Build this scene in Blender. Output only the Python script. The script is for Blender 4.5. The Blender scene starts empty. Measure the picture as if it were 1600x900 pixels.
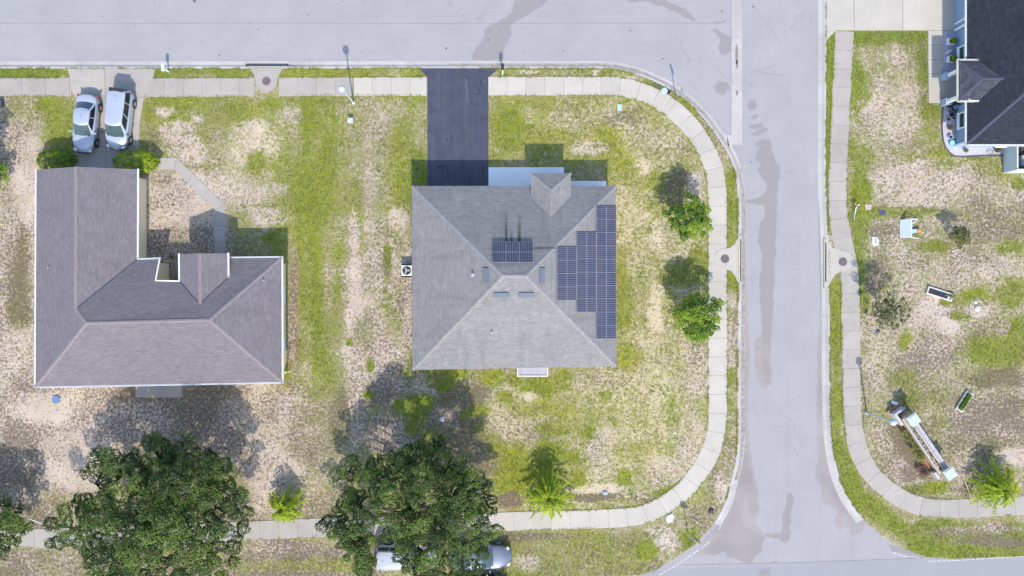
import bpy, math, random
import numpy as np
from mathutils import Vector, Matrix, Euler

random.seed(7)
rng = np.random.default_rng(11)
SC = bpy.context.scene
COL = SC.collection
CAM_H = 65.0          # metres above the lawn
PPM = 20.0            # photo pixels per metre at ground level

# ---------------------------------------------------------------- camera, sky, sun, exposure
cam_d = bpy.data.cameras.new("camera")
cam_d.sensor_width = 36.0
cam_d.lens = 36.0 * CAM_H / 80.0
cam_d.clip_start = 0.5
cam_d.clip_end = 3000
cam = bpy.data.objects.new("camera", cam_d)
cam.location = (0, 0, CAM_H)
COL.objects.link(cam)
SC.camera = cam

SUN_DIR = Vector((0.135, -0.90, 1.0)).normalized()      # towards the sun
SUN_EL = math.asin(SUN_DIR.z)
SUN_ROT = math.atan2(SUN_DIR.x, SUN_DIR.y)
world = bpy.data.worlds.new("World")
SC.world = world
world.use_nodes = True
wn = world.node_tree
bg = wn.nodes["Background"]
sky = wn.nodes.new("ShaderNodeTexSky")
sky.sky_type = 'NISHITA'
sky.sun_disc = False
sky.sun_elevation = SUN_EL
sky.sun_rotation = SUN_ROT
sky.air_density = 1.0
sky.dust_density = 1.0
wn.links.new(sky.outputs[0], bg.inputs[0])
bg.inputs[1].default_value = 0.15

sun_d = bpy.data.lights.new("sun", 'SUN')
sun_d.energy = 2.2
sun_d.angle = math.radians(0.9)
sun_d.color = (1.0, 0.925, 0.825)
sun = bpy.data.objects.new("sun", sun_d)
sun.rotation_euler = SUN_DIR.to_track_quat('Z', 'Y').to_euler()
sun.location = SUN_DIR * 200
COL.objects.link(sun)

SC.view_settings.view_transform = 'Standard'
SC.view_settings.look = 'None'
SC.view_settings.exposure = 1.21
SC.view_settings.gamma = 1.0

# ---------------------------------------------------------------- helpers
def P(px, py, z=0.0):
    """survey point: photo pixel of a point at height z -> metres"""
    k = (1 - z / CAM_H) / PPM
    return Vector(((px - 800) * k, (450 - py) * k, z))

def hit(px, py, f):
    """point of the height field f(x, y) seen at a photo pixel"""
    h = 3.0
    for _ in range(30):
        p = P(px, py, h)
        h = f(p.x, p.y)
    return P(px, py, h)

class MB:
    def __init__(self):
        self.v = []; self.f = []; self.m = []; self.uv = []; self.mi = 0
    def add(self, vs, fs, uvs=None):
        o = len(self.v)
        self.v += [tuple(p) for p in vs]
        for i, fc in enumerate(fs):
            self.f.append(tuple(o + k for k in fc)); self.m.append(self.mi)
            self.uv.append(uvs[i] if uvs else None)
        return o
    def box(self, c, s, rot=0.0, M=None):
        x, y, z = s[0] / 2, s[1] / 2, s[2] / 2
        R = M if M is not None else Matrix.Rotation(rot, 3, 'Z')
        c = Vector(c)
        vs = [c + R @ Vector((a * x, b * y, d * z)) for d in (-1, 1) for a, b in ((-1, -1), (1, -1), (1, 1), (-1, 1))]
        self.add(vs, [(3, 2, 1, 0), (4, 5, 6, 7), (0, 1, 5, 4), (1, 2, 6, 5), (2, 3, 7, 6), (3, 0, 4, 7)])
    def prism(self, poly, z0, z1):
        n = len(poly)
        if sum(poly[i][0] * poly[(i + 1) % n][1] - poly[(i + 1) % n][0] * poly[i][1] for i in range(n)) < 0:
            poly = poly[::-1]
        vs = [(p[0], p[1], z0) for p in poly] + [(p[0], p[1], z1) for p in poly]
        self.add(vs, [tuple(range(n))[::-1], tuple(range(n, 2 * n))] + [(i, (i + 1) % n, n + (i + 1) % n, n + i) for i in range(n)])
    def cyl(self, a, b, r0, r1=None, n=12, caps=True):
        a = Vector(a); b = Vector(b); r1 = r0 if r1 is None else r1
        d = (b - a)
        q = d.to_track_quat('Z', 'Y') if d.length > 1e-9 else Euler((0, 0, 0)).to_quaternion()
        vs = []
        for p, r in ((a, r0), (b, r1)):
            for i in range(n):
                t = 2 * math.pi * i / n
                vs.append(p + q @ Vector((r * math.cos(t), r * math.sin(t), 0)))
        fs = [(i, (i + 1) % n, n + (i + 1) % n, n + i) for i in range(n)]
        if caps: fs += [tuple(range(n))[::-1], tuple(range(n, 2 * n))]
        self.add(vs, fs)
    def lathe(self, c, prof, n=20):
        c = Vector(c); vs = []
        for r, z in prof:
            for i in range(n):
                t = 2 * math.pi * i / n
                vs.append(c + Vector((r * math.cos(t), r * math.sin(t), z)))
        fs = []
        for k in range(len(prof) - 1):
            for i in range(n):
                j = (i + 1) % n
                fs.append((k * n + i, k * n + j, (k + 1) * n + j, (k + 1) * n + i))
        fs.append(tuple(range(n))[::-1]); fs.append(tuple((len(prof) - 1) * n + i for i in range(n)))
        self.add(vs, fs)
    def tube(self, pts, rad, n=8):
        pts = [Vector(p) for p in pts]
        if not hasattr(rad, '__len__'): rad = [rad] * len(pts)
        rings = []
        for i, p in enumerate(pts):
            d = (pts[min(i + 1, len(pts) - 1)] - pts[max(i - 1, 0)])
            q = d.to_track_quat('Z', 'Y')
            rings.append([p + q @ Vector((rad[i] * math.cos(2 * math.pi * k / n), rad[i] * math.sin(2 * math.pi * k / n), 0)) for k in range(n)])
        vs = [v for r in rings for v in r]
        fs = [(i * n + k, i * n + (k + 1) % n, (i + 1) * n + (k + 1) % n, (i + 1) * n + k) for i in range(len(pts) - 1) for k in range(n)]
        fs += [tuple(range(n))[::-1], tuple((len(pts) - 1) * n + k for k in range(n))]
        self.add(vs, fs)
    def build(self, name, mats, parent=None, smooth=False, bevel=0.0, loc=None, subsurf=0):
        me = bpy.data.meshes.new(name)
        me.from_pydata(self.v, [], self.f)
        if not isinstance(mats, (list, tuple)): mats = [mats]
        for m in mats: me.materials.append(m)
        me.polygons.foreach_set("material_index", self.m)
        if any(u is not None for u in self.uv):
            l = me.uv_layers.new(name="UVMap")
            for p, u in zip(me.polygons, self.uv):
                if u is not None:
                    for li, c in zip(p.loop_indices, u): l.data[li].uv = c
        if smooth: me.polygons.foreach_set("use_smooth", [True] * len(me.polygons))
        me.update()
        o = bpy.data.objects.new(name, me)
        COL.objects.link(o)
        if loc is not None: o.location = loc
        if parent is not None: o.parent = parent
        if bevel:
            b = o.modifiers.new("bevel", 'BEVEL'); b.width = bevel; b.segments = 2; b.limit_method = 'ANGLE'
        if subsurf:
            s = o.modifiers.new("sub", 'SUBSURF'); s.levels = subsurf; s.render_levels = subsurf
        return o

def tag(o, label=None, cat=None, group=None, kind=None):
    if label: o['label'] = label
    if cat: o['category'] = cat
    if group: o['group'] = group
    if kind: o['kind'] = kind
    return o

def thing(name, label, cat, loc=(0, 0, 0), rz=0.0, group=None):
    o = bpy.data.objects.new(name, None)
    o.empty_display_size = 0.2
    COL.objects.link(o)
    o.location = loc; o.rotation_euler = (0, 0, rz)
    return tag(o, label, cat, group)

def struct(o): o['kind'] = 'structure'; return o

def copy_tree(o, parent=None):
    c = o.copy(); COL.objects.link(c)
    if parent is not None: c.parent = parent
    for ch in [x for x in bpy.data.objects if x.parent == o]:
        copy_tree(ch, c)
    return c

def np_mesh(name, V, F, mat, parent=None, colors=None, smooth=False, cname="tint"):
    me = bpy.data.meshes.new(name)
    V = np.asarray(V, dtype=np.float32); F = np.asarray(F, dtype=np.int32)
    nv, nf, k = len(V), len(F), F.shape[1]
    me.vertices.add(nv); me.vertices.foreach_set("co", V.ravel())
    me.loops.add(nf * k); me.loops.foreach_set("vertex_index", F.ravel())
    me.polygons.add(nf)
    me.polygons.foreach_set("loop_start", np.arange(0, nf * k, k, dtype=np.int32))
    try: me.polygons.foreach_set("loop_total", np.full(nf, k, dtype=np.int32))
    except Exception: pass
    me.polygons.foreach_set("use_smooth", np.full(nf, bool(smooth), dtype=bool))
    if colors is not None:
        a = me.color_attributes.new(cname, 'FLOAT_COLOR', 'POINT')
        a.data.foreach_set("color", np.asarray(colors, dtype=np.float32).ravel())
    me.materials.append(mat)
    me.update(calc_edges=True)
    o = bpy.data.objects.new(name, me)
    COL.objects.link(o)
    if parent is not None: o.parent = parent
    return o

# numpy value noise -------------------------------------------------
def _hash(ix, iy, seed):
    h = (ix.astype(np.int64) * 374761393 + iy.astype(np.int64) * 668265263 + seed * 1442695041) & 0xffffffff
    h = ((h ^ (h >> 13)) * 1274126177) & 0xffffffff
    return ((h ^ (h >> 16)) & 0xffff) / 65535.0
def vnoise(x, y, seed=0):
    ix = np.floor(x); iy = np.floor(y); fx = x - ix; fy = y - iy
    fx = fx * fx * (3 - 2 * fx); fy = fy * fy * (3 - 2 * fy)
    a = _hash(ix, iy, seed); b = _hash(ix + 1, iy, seed); c = _hash(ix, iy + 1, seed); d = _hash(ix + 1, iy + 1, seed)
    return (a * (1 - fx) + b * fx) * (1 - fy) + (c * (1 - fx) + d * fx) * fy
def fbm(x, y, seed=0, o=4):
    s = 0; a = 0.5; t = 0
    for i in range(o):
        s = s + a * vnoise(x * 2 ** i, y * 2 ** i, seed + i * 17); t += a; a *= 0.55
    return s / t

def inside(poly, x, y):
    r = np.zeros(x.shape, bool); n = len(poly)
    for i in range(n):
        x0, y0 = poly[i]; x1, y1 = poly[(i + 1) % n]
        if y0 == y1: continue
        c = ((y0 > y) != (y1 > y)) & (x < (x1 - x0) * (y - y0) / (y1 - y0) + x0)
        r ^= c
    return r
def nearest(poly, x, y, closed=True):
    best = np.full(x.shape, 1e9); bx = x.copy(); by = y.copy(); n = len(poly)
    for i in range(n if closed else n - 1):
        x0, y0 = poly[i]; x1, y1 = poly[(i + 1) % n]
        dx, dy = x1 - x0, y1 - y0; L = dx * dx + dy * dy + 1e-12
        t = np.clip(((x - x0) * dx + (y - y0) * dy) / L, 0, 1)
        qx = x0 + t * dx; qy = y0 + t * dy; d = np.hypot(x - qx, y - qy)
        m = d < best
        best = np.where(m, d, best); bx = np.where(m, qx, bx); by = np.where(m, qy, by)
    return best, bx, by

def catmull(pts, step=0.3):
    """smooth polyline through pts (metres), resampled at about step"""
    p = [np.array(q, float) for q in pts]
    p = [2 * p[0] - p[1]] + p + [2 * p[-1] - p[-2]]
    out = []
    for i in range(1, len(p) - 2):
        a, b, c, d = p[i - 1], p[i], p[i + 1], p[i + 2]
        la, lb, lc = [max(np.linalg.norm(v), 1e-6) for v in (b - a, c - b, d - c)]
        m1 = (c - b) / lb * .5 + (b - a) / la * .5; m2 = (d - c) / lc * .5 + (c - b) / lb * .5
        n = max(2, int(lb / step))
        for k in range(n):
            t = k / n
            out.append((2*t**3-3*t*t+1)*b + (t**3-2*t*t+t)*m1*lb + (-2*t**3+3*t*t)*c + (t**3-t*t)*m2*lb)
    out.append(p[-2])
    return np.array(out)
def arclen(a):
    return np.concatenate([[0], np.cumsum(np.linalg.norm(np.diff(a, axis=0), axis=1))])
def px2(pts):
    return [((x - 800) / PPM, (450 - y) / PPM) for x, y in pts]

# ---------------------------------------------------------------- materials
MATS = {}
def nodes_of(m):
    m.use_nodes = True
    return m.node_tree, m.node_tree.nodes["Principled BSDF"]
def N(nt, typ, **kw):
    n = nt.nodes.new(typ)
    for k, v in kw.items():
        if k.startswith('i_'):
            n.inputs[k[2:].replace('_', ' ')].default_value = v
        else: setattr(n, k, v)
    return n
def noise(nt, vec, scale, detail=4, rough=0.55, dist=0.0):
    n = nt.nodes.new("ShaderNodeTexNoise")
    n.inputs['Scale'].default_value = scale; n.inputs['Detail'].default_value = detail
    n.inputs['Roughness'].default_value = rough; n.inputs['Distortion'].default_value = dist
    if vec is not None: nt.links.new(vec, n.inputs['Vector'])
    return n.outputs['Fac']
def maprange(nt, val, a, b, c=0.0, d=1.0, smooth=False):
    n = nt.nodes.new("ShaderNodeMapRange")
    if smooth: n.interpolation_type = 'SMOOTHSTEP'
    nt.links.new(val, n.inputs['Value'])
    for k, v in (('From Min', a), ('From Max', b), ('To Min', c), ('To Max', d)): n.inputs[k].default_value = v
    return n.outputs[0]
def math_(nt, op, a, b=None, c=None, clamp=False):
    n = nt.nodes.new("ShaderNodeMath"); n.operation = op; n.use_clamp = clamp
    for i, v in enumerate((a, b, c)):
        if v is None: continue
        if isinstance(v, (int, float)): n.inputs[i].default_value = v
        else: nt.links.new(v, n.inputs[i])
    return n.outputs[0]
def mix(nt, f, a, b, mode='MIX'):
    n = nt.nodes.new("ShaderNodeMix"); n.data_type = 'RGBA'; n.blend_type = mode
    for s, v in ((n.inputs[0], f), (n.inputs[6], a), (n.inputs[7], b)):
        if isinstance(v, (int, float)): s.default_value = v
        elif isinstance(v, tuple): s.default_value = v if len(v) == 4 else (*v, 1)
        else: nt.links.new(v, s)
    return n.outputs[2]
def bump(nt, bs, h, strength=0.3, dist=0.02):
    b = nt.nodes.new("ShaderNodeBump"); b.inputs['Strength'].default_value = strength; b.inputs['Distance'].default_value = dist
    nt.links.new(h, b.inputs['Height']); nt.links.new(b.outputs[0], bs.inputs['Normal'])
def coords(nt, kind='Object', scale=None):
    t = nt.nodes.new("ShaderNodeTexCoord"); o = t.outputs[kind]
    if scale:
        m = nt.nodes.new("ShaderNodeMapping"); m.inputs['Scale'].default_value = scale
        nt.links.new(o, m.inputs['Vector']); o = m.outputs[0]
    return o

def plain(name, col, rough=0.6, metal=0.0, var=0.12, nscale=6.0, bumpy=0.0, coat=0.0, spec=0.5):
    if name in MATS: return MATS[name]
    m = bpy.data.materials.new(name); nt, bs = nodes_of(m)
    g = nt.nodes.new("ShaderNodeNewGeometry").outputs['Position']
    f = noise(nt, g, nscale, 5, 0.6)
    lo = tuple(c * (1 - var) for c in col); hi = tuple(min(1, c * (1 + var)) for c in col)
    c = mix(nt, maprange(nt, f, 0.3, 0.7), lo, hi)
    nt.links.new(c, bs.inputs['Base Color'])
    bs.inputs['Roughness'].default_value = rough; bs.inputs['Metallic'].default_value = metal
    bs.inputs['Coat Weight'].default_value = coat
    bs.inputs['Specular IOR Level'].default_value = spec
    if bumpy: bump(nt, bs, noise(nt, g, nscale * 6, 4), bumpy, 0.01)
    MATS[name] = m
    return m

def concrete(name, col, var=0.14, stain=0.35, attr=True):
    m = bpy.data.materials.new(name); nt, bs = nodes_of(m)
    g = nt.nodes.new("ShaderNodeNewGeometry").outputs['Position']
    big = maprange(nt, noise(nt, g, 0.6, 5, 0.6), 0.3, 0.75)
    fine = maprange(nt, noise(nt, g, 30, 3, 0.7), 0.3, 0.7)
    c = mix(nt, big, tuple(x * (1 - var) for x in col), tuple(x * (1 + var * .6) for x in col))
    c = mix(nt, maprange(nt, fine, 0, 1, 0, .22), c, tuple(x * .6 for x in col))
    st = maprange(nt, noise(nt, g, 2.2, 6, 0.7, 0.6), 0.56, 0.74, 0, stain)
    c = mix(nt, st, c, (col[0] * .50, col[1] * .47, col[2] * .45))
    if attr:
        a = nt.nodes.new("ShaderNodeAttribute"); a.attribute_name = "tint"
        c = mix(nt, 1.0, c, a.outputs['Color'], 'MULTIPLY')
    nt.links.new(c, bs.inputs['Base Color'])
    bs.inputs['Roughness'].default_value = 0.85
    bump(nt, bs, noise(nt, g, 60, 3), 0.25, 0.004)
    MATS[name] = m
    return m

def shingle(name, col, light, contrast=1.0):
    """asphalt shingles laid in courses; UV in metres, u along the eave, v up the slope"""
    m = bpy.data.materials.new(name); nt, bs = nodes_of(m)
    uv = coords(nt, 'UV')
    g = nt.nodes.new("ShaderNodeNewGeometry").outputs['Position']
    def mp(s):
        k = nt.nodes.new("ShaderNodeMapping"); k.inputs['Scale'].default_value = s
        nt.links.new(uv, k.inputs['Vector']); return k.outputs[0]
    br = nt.nodes.new("ShaderNodeTexBrick")
    nt.links.new(uv, br.inputs['Vector'])
    br.inputs['Color1'].default_value = (0.0, 0.0, 0.0, 1); br.inputs['Color2'].default_value = (1, 1, 1, 1)
    br.inputs['Mortar'].default_value = (0, 0, 0, 1)
    br.inputs['Scale'].default_value = 1.0; br.inputs['Mortar Size'].default_value = 0.006
    br.inputs['Brick Width'].default_value = 0.33; br.inputs['Row Height'].default_value = 0.145
    br.inputs['Bias'].default_value = 0.0
    streak = noise(nt, mp((0.7, 6.9, 1)), 1.0, 4, 0.75)
    big = noise(nt, g, 0.35, 5, 0.6)
    f = math_(nt, 'ADD', math_(nt, 'MULTIPLY', streak, .85), math_(nt, 'MULTIPLY', br.outputs['Color'], 0.34))
    f = maprange(nt, math_(nt, 'ADD', f, math_(nt, 'MULTIPLY', noise(nt, g, 14, 3, .7), .35)), 0.42, 1.12)
    c = mix(nt, f, col, light)
    c = mix(nt, maprange(nt, big, 0.35, 0.75, 0, 0.35 * contrast), c, tuple(x * .6 for x in col))
    c = mix(nt, maprange(nt, noise(nt, mp((1.6, .22, 1)), 1.0, 5, .7), .50, .72, 0, .38 * contrast), c, tuple(x * .5 for x in col))
    c = mix(nt, maprange(nt, noise(nt, g, 1.1, 4, .7), .30, .42, .30 * contrast, 0), c, tuple(min(1, x * 1.35) for x in light))
    # course shadow line, worn granules
    sep = nt.nodes.new("ShaderNodeSeparateXYZ"); nt.links.new(uv, sep.inputs[0])
    fr = math_(nt, 'FRACT', math_(nt, 'DIVIDE', sep.outputs['Y'], 0.145))
    line = maprange(nt, fr, 0.0, 0.16, 0.42, 0.0)
    c = mix(nt, line, c, tuple(x * .35 for x in col))
    nt.links.new(c, bs.inputs['Base Color'])
    bs.inputs['Roughness'].default_value = 0.9
    bump(nt, bs, math_(nt, 'ADD', fr, math_(nt, 'MULTIPLY', noise(nt, g, 90, 2), 0.5)), 0.5, 0.008)
    MATS[name] = m
    return m

def ground_mat():
    m = bpy.data.materials.new("lawn_soil"); nt, bs = nodes_of(m)
    g = nt.nodes.new("ShaderNodeNewGeometry").outputs['Position']
    at = nt.nodes.new("ShaderNodeAttribute"); at.attribute_name = "cover"
    sp = nt.nodes.new("ShaderNodeSeparateColor"); nt.links.new(at.outputs['Color'], sp.inputs[0])
    sand, lush, litter, yel = sp.outputs[0], sp.outputs[1], sp.outputs[2], at.outputs['Alpha']
    def thr(base, n, amp, k):
        # smooth step of base + (n-.5)*amp around .5
        s = math_(nt, 'ADD', base, math_(nt, 'MULTIPLY', math_(nt, 'SUBTRACT', n, 0.5), amp))
        return maprange(nt, s, 0.5 - k, 0.5 + k, 0, 1, True)
    nA = noise(nt, g, 1.5, 7, 0.68, 0.3)
    nB = noise(nt, g, 3.2, 5, 0.72, 0.2)
    nC = noise(nt, g, 9.0, 4, 0.7)
    nD = noise(nt, g, 22.0, 4, 0.75)
    nE = noise(nt, g, 0.8, 5, 0.6)
    sh = math_(nt, 'ADD', math_(nt, 'MULTIPLY', nB, .62), math_(nt, 'MULTIPLY', nC, .38))
    sandm = thr(sand, sh, 3.0, 0.32)
    lushm = thr(lush, math_(nt, 'ADD', math_(nt, 'MULTIPLY', nA, .45), math_(nt, 'MULTIPLY', nC, .55)), 1.9, 0.52)
    of = nt.nodes.new("ShaderNodeVectorMath"); of.operation = 'ADD'; of.inputs[1].default_value = (37, 11, 5)
    nt.links.new(g, of.inputs[0])
    n2 = noise(nt, of.outputs[0], 5.0, 6, 0.75, 0.3)
    litm = thr(math_(nt, 'MINIMUM', litter, .70), n2, 3.4, 0.22)
    of2 = nt.nodes.new("ShaderNodeVectorMath"); of2.operation = 'ADD'; of2.inputs[1].default_value = (-13, 71, 2)
    nt.links.new(g, of2.inputs[0]); nK = noise(nt, of2.outputs[0], 2.1, 4, .62, .2)
    clump = maprange(nt, math_(nt, 'ADD', nK, math_(nt, 'MULTIPLY', math_(nt, 'SUBTRACT', lush, .4), .28)), .60, .70, 0, .75, True)
    nH = noise(nt, of2.outputs[0], 6.5, 3, .6)
    yl2 = maprange(nt, yel, .55, .95, 0, .5)
    sandc = mix(nt, maprange(nt, nD, .3, .7), (0.41, 0.33, 0.24), (0.62, 0.52, 0.42))
    sandc = mix(nt, maprange(nt, nE, .35, .65, 0, .8), sandc, (0.47, 0.405, 0.36))
    sandc = mix(nt, maprange(nt, noise(nt, g, .45, 5, .6), .40, .60, .42, 0), sandc, (0.33, 0.26, 0.205))
    sandc = mix(nt, yl2, sandc, (0.52, 0.455, 0.235))
    dry = mix(nt, maprange(nt, nC, .3, .7), (0.175, 0.165, 0.062), (0.315, 0.270, 0.145))
    dry = mix(nt, yl2, dry, (0.215, 0.215, 0.035))
    gr = mix(nt, yel, (0.094, 0.142, 0.012), (0.208, 0.220, 0.012))
    gr = mix(nt, maprange(nt, nD, .3, .75), gr, mix(nt, yel, (0.170, 0.225, 0.030), (0.315, 0.318, 0.034)))
    gr = mix(nt, maprange(nt, nC, .52, .75, 0, .55), gr, (0.06, 0.105, 0.012))
    c = mix(nt, lushm, dry, gr)
    c = mix(nt, sandm, c, sandc)
    c = mix(nt, math_(nt, 'MULTIPLY', clump, maprange(nt, nC, .3, .55, .45, 1)), c, mix(nt, maprange(nt, nD, .35, .7), (0.105, 0.135, 0.022), (0.225, 0.245, 0.055)))
    c = mix(nt, maprange(nt, nH, .62, .72, 0, .75), c, (0.50, 0.44, 0.30))
    c = mix(nt, maprange(nt, nH, .40, .28, 0, .6), c, (0.11, 0.095, 0.04))
    litc = mix(nt, maprange(nt, nD, .3, .7), (0.072, 0.053, 0.042), (0.175, 0.135, 0.108))
    c = mix(nt, math_(nt, 'MULTIPLY', litm, .86), c, litc)
    nt.links.new(c, bs.inputs['Base Color'])
    bs.inputs['Roughness'].default_value = 0.95
    bs.inputs['Specular IOR Level'].default_value = 0.15
    hgt = math_(nt, 'SUBTRACT', math_(nt, 'ADD', nC, nD), math_(nt, 'MULTIPLY', sandm, .8))
    bump(nt, bs, hgt, 0.75, 0.05)
    return m

def road_mat():
    m = bpy.data.materials.new("worn_asphalt"); nt, bs = nodes_of(m)
    g = nt.nodes.new("ShaderNodeNewGeometry").outputs['Position']
    at = nt.nodes.new("ShaderNodeAttribute"); at.attribute_name = "cover"
    sp = nt.nodes.new("ShaderNodeSeparateColor"); nt.links.new(at.outputs['Color'], sp.inputs[0])
    st, brn, drk = sp.outputs
    n1 = noise(nt, g, 0.35, 5, 0.6); n2 = noise(nt, g, 45, 3, 0.75); n3 = noise(nt, g, 3.0, 5, 0.65, .5); n3b = noise(nt, g, 1.3, 7, 0.72, .3)
    c = mix(nt, maprange(nt, n1, .3, .7), (0.272, 0.260, 0.264), (0.312, 0.300, 0.302))
    c = mix(nt, maprange(nt, n2, .3, .75, 0, .40), c, (0.17, 0.17, 0.185))
    mpg = nt.nodes.new('ShaderNodeMapping'); mpg.inputs['Scale'].default_value = (5.5, .18, 1); nt.links.new(g, mpg.inputs['Vector'])
    mpt = nt.nodes.new('ShaderNodeMapping'); mpt.inputs['Scale'].default_value = (.15, 5.0, 1); nt.links.new(g, mpt.inputs['Vector'])
    sx = nt.nodes.new('ShaderNodeSeparateXYZ'); nt.links.new(g, sx.inputs[0])
    top = math_(nt, 'MULTIPLY', math_(nt, 'GREATER_THAN', sx.outputs[1], 16.9), math_(nt, 'LESS_THAN', sx.outputs[0], 17.15))
    fl = nt.nodes.new('ShaderNodeMix'); nt.links.new(top, fl.inputs[0]); nt.links.new(noise(nt, mpg.outputs[0], 1.0, 4, .7), fl.inputs[2]); nt.links.new(noise(nt, mpt.outputs[0], 1.0, 4, .7), fl.inputs[3])
    c = mix(nt, maprange(nt, fl.outputs[0], .42, .72, 0, .17), c, (0.18, 0.175, 0.18))
    n5 = noise(nt, g, 9, 4, .7); c = mix(nt, maprange(nt, n5, .35, .7, 0, .16), c, (0.36, 0.355, 0.365))
    c = mix(nt, maprange(nt, n3, .55, .8, 0, .22), c, (0.42, 0.41, 0.45))
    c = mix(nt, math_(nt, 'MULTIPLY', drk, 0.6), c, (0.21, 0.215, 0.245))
    s = maprange(nt, math_(nt, 'ADD', st, math_(nt, 'MULTIPLY', math_(nt, 'SUBTRACT', n3b, .5), 1.5)), .42, .60, 0, .74, True)
    c = mix(nt, s, c, mix(nt, maprange(nt, n2, .3, .7), (0.175, 0.160, 0.156), (0.228, 0.212, 0.208)))
    b = maprange(nt, math_(nt, 'ADD', brn, math_(nt, 'MULTIPLY', math_(nt, 'SUBTRACT', n3b, .5), 1.5)), .34, .62, 0, .72, True)
    c = mix(nt, b, c, mix(nt, maprange(nt, n1, .3, .7), (0.205, 0.178, 0.168), (0.275, 0.245, 0.232)))
    # hairline cracks and pits
    v = nt.nodes.new("ShaderNodeTexVoronoi"); v.feature = 'DISTANCE_TO_EDGE'; v.inputs['Scale'].default_value = 0.16
    wv = nt.nodes.new("ShaderNodeVectorMath"); wv.operation = 'ADD'
    nz = nt.nodes.new("ShaderNodeTexNoise"); nz.inputs['Scale'].default_value = 0.8; nz.inputs['Detail'].default_value = 5
    nt.links.new(g, nz.inputs['Vector']); nt.links.new(g, wv.inputs[0]); nt.links.new(nz.outputs['Color'], wv.inputs[1])
    nt.links.new(wv.outputs[0], v.inputs['Vector'])
    cr = maprange(nt, v.outputs['Distance'], 0.0, 0.006, 0.30, 0)
    cr = math_(nt, 'MULTIPLY', cr, maprange(nt, noise(nt, g, 0.25, 2), .5, .65))
    c = mix(nt, cr, c, (0.12, 0.12, 0.13))
    pit = maprange(nt, noise(nt, g, 2.7, 2, .5), .745, .775, 0, .7)
    c = mix(nt, pit, c, (0.13, 0.13, 0.14))
    nt.links.new(c, bs.inputs['Base Color'])
    bs.inputs['Roughness'].default_value = 0.88
    bump(nt, bs, n2, 0.3, 0.006)
    return m

def leaf_mat(name, dark, light, rough=0.5, trans=0.3):
    m = bpy.data.materials.new(name); nt, bs = nodes_of(m)
    at = nt.nodes.new("ShaderNodeAttribute"); at.attribute_name = "tint"
    sp = nt.nodes.new("ShaderNodeSeparateColor"); nt.links.new(at.outputs['Color'], sp.inputs[0])
    c = mix(nt, sp.outputs[0], dark, light)
    nt.links.new(c, bs.inputs['Base Color'])
    bs.inputs['Roughness'].default_value = rough
    bs.inputs['Specular IOR Level'].default_value = 0.35
    tr = nt.nodes.new("ShaderNodeBsdfTranslucent"); nt.links.new(c, tr.inputs['Color'])
    mx = nt.nodes.new("ShaderNodeMixShader"); mx.inputs[0].default_value = trans
    nt.links.new(bs.outputs[0], mx.inputs[1]); nt.links.new(tr.outputs[0], mx.inputs[2])
    nt.links.new(mx.outputs[0], nt.nodes["Material Output"].inputs['Surface'])
    MATS[name] = m
    return m

def seal_mat():
    m = bpy.data.materials.new("sealed_asphalt"); nt, bs = nodes_of(m)
    g = nt.nodes.new("ShaderNodeNewGeometry").outputs['Position']
    c = mix(nt, maprange(nt, noise(nt, g, 1.1, 6, .65, .4), .3, .7), (0.025, 0.029, 0.050), (0.044, 0.049, 0.077))
    mp = nt.nodes.new('ShaderNodeMapping'); mp.inputs['Scale'].default_value = (2.4, .16, 1); nt.links.new(g, mp.inputs['Vector'])
    c = mix(nt, maprange(nt, noise(nt, mp.outputs[0], 1.0, 4, .65), .45, .7, 0, .35), c, (0.075, 0.082, 0.115))
    c = mix(nt, maprange(nt, noise(nt, g, 40, 3, .75), .45, .8, 0, .4), c, (0.10, 0.10, 0.12))
    nt.links.new(c, bs.inputs['Base Color']); bs.inputs['Roughness'].default_value = .72
    bump(nt, bs, noise(nt, g, 50, 3), .35, .006)
    return m
M_ground = ground_mat()
M_road = road_mat()
M_conc = concrete("pale_concrete", (0.43, 0.400, 0.350), .10, .30)
M_conc_old = concrete("grey_concrete", (0.350, 0.322, 0.290), .14, .35)
M_kerb = concrete("kerb_concrete", (0.40, 0.380, 0.37), .16, .45)
M_seal = seal_mat()
M_patch = plain("dark_sealer", (0.016, 0.018, 0.033), .5, var=.2)
M_white = plain("white_paint", (0.78, 0.79, 0.80), .45, var=.04)
M_black = plain("black_rubber", (0.018, 0.018, 0.02), .75)
M_metal = plain("galvanised_metal", (0.45, 0.47, 0.5), .45, metal=.6)
M_grey = plain("grey_plastic", (0.32, 0.35, 0.38), .5)
M_dgrey = plain("dark_grey_plastic", (0.06, 0.065, 0.075), .5)
M_glass = plain("dark_glass", (0.02, 0.045, 0.05), .08, var=.05)
M_bark = plain("bark", (0.16, 0.13, 0.10), .9, var=.3, nscale=12, bumpy=.5)
# ================================================================ ground and roads
ROAD_PX = [(-3000, -80), (1140, -80), (1140, -3000), (1291, -3000), (1291, 300), (1294, 360), (1296, 450), (1297, 600), (1299, 675), (1305, 720),
           (1315, 755), (1330, 785), (1349, 811), (1361, 822), (1380, 838), (1402, 851), (1430, 864), (1452, 871), (1490, 873), (1600, 869),
           (4000, 749), (4000, 1029), (-3000, 1375), (-3000, 1095), (588, 921), (820, 908), (930, 903), (1000, 898), (1022, 893), (1050, 875), (1070, 862),
           (1087, 850), (1100, 835), (1116, 817), (1132, 787), (1142, 750), (1150, 715), (1152, 675), (1153, 500), (1153, 375), (1152, 300),
           (1147, 265), (1137, 240), (1125, 220), (1105, 192), (1082, 167), (1050, 142), (1017, 125), (987, 114), (950, 107.5), (900, 107), (-3000, 107)]
ROAD = px2(ROAD_PX)
ROAD_Z = -0.09

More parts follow.
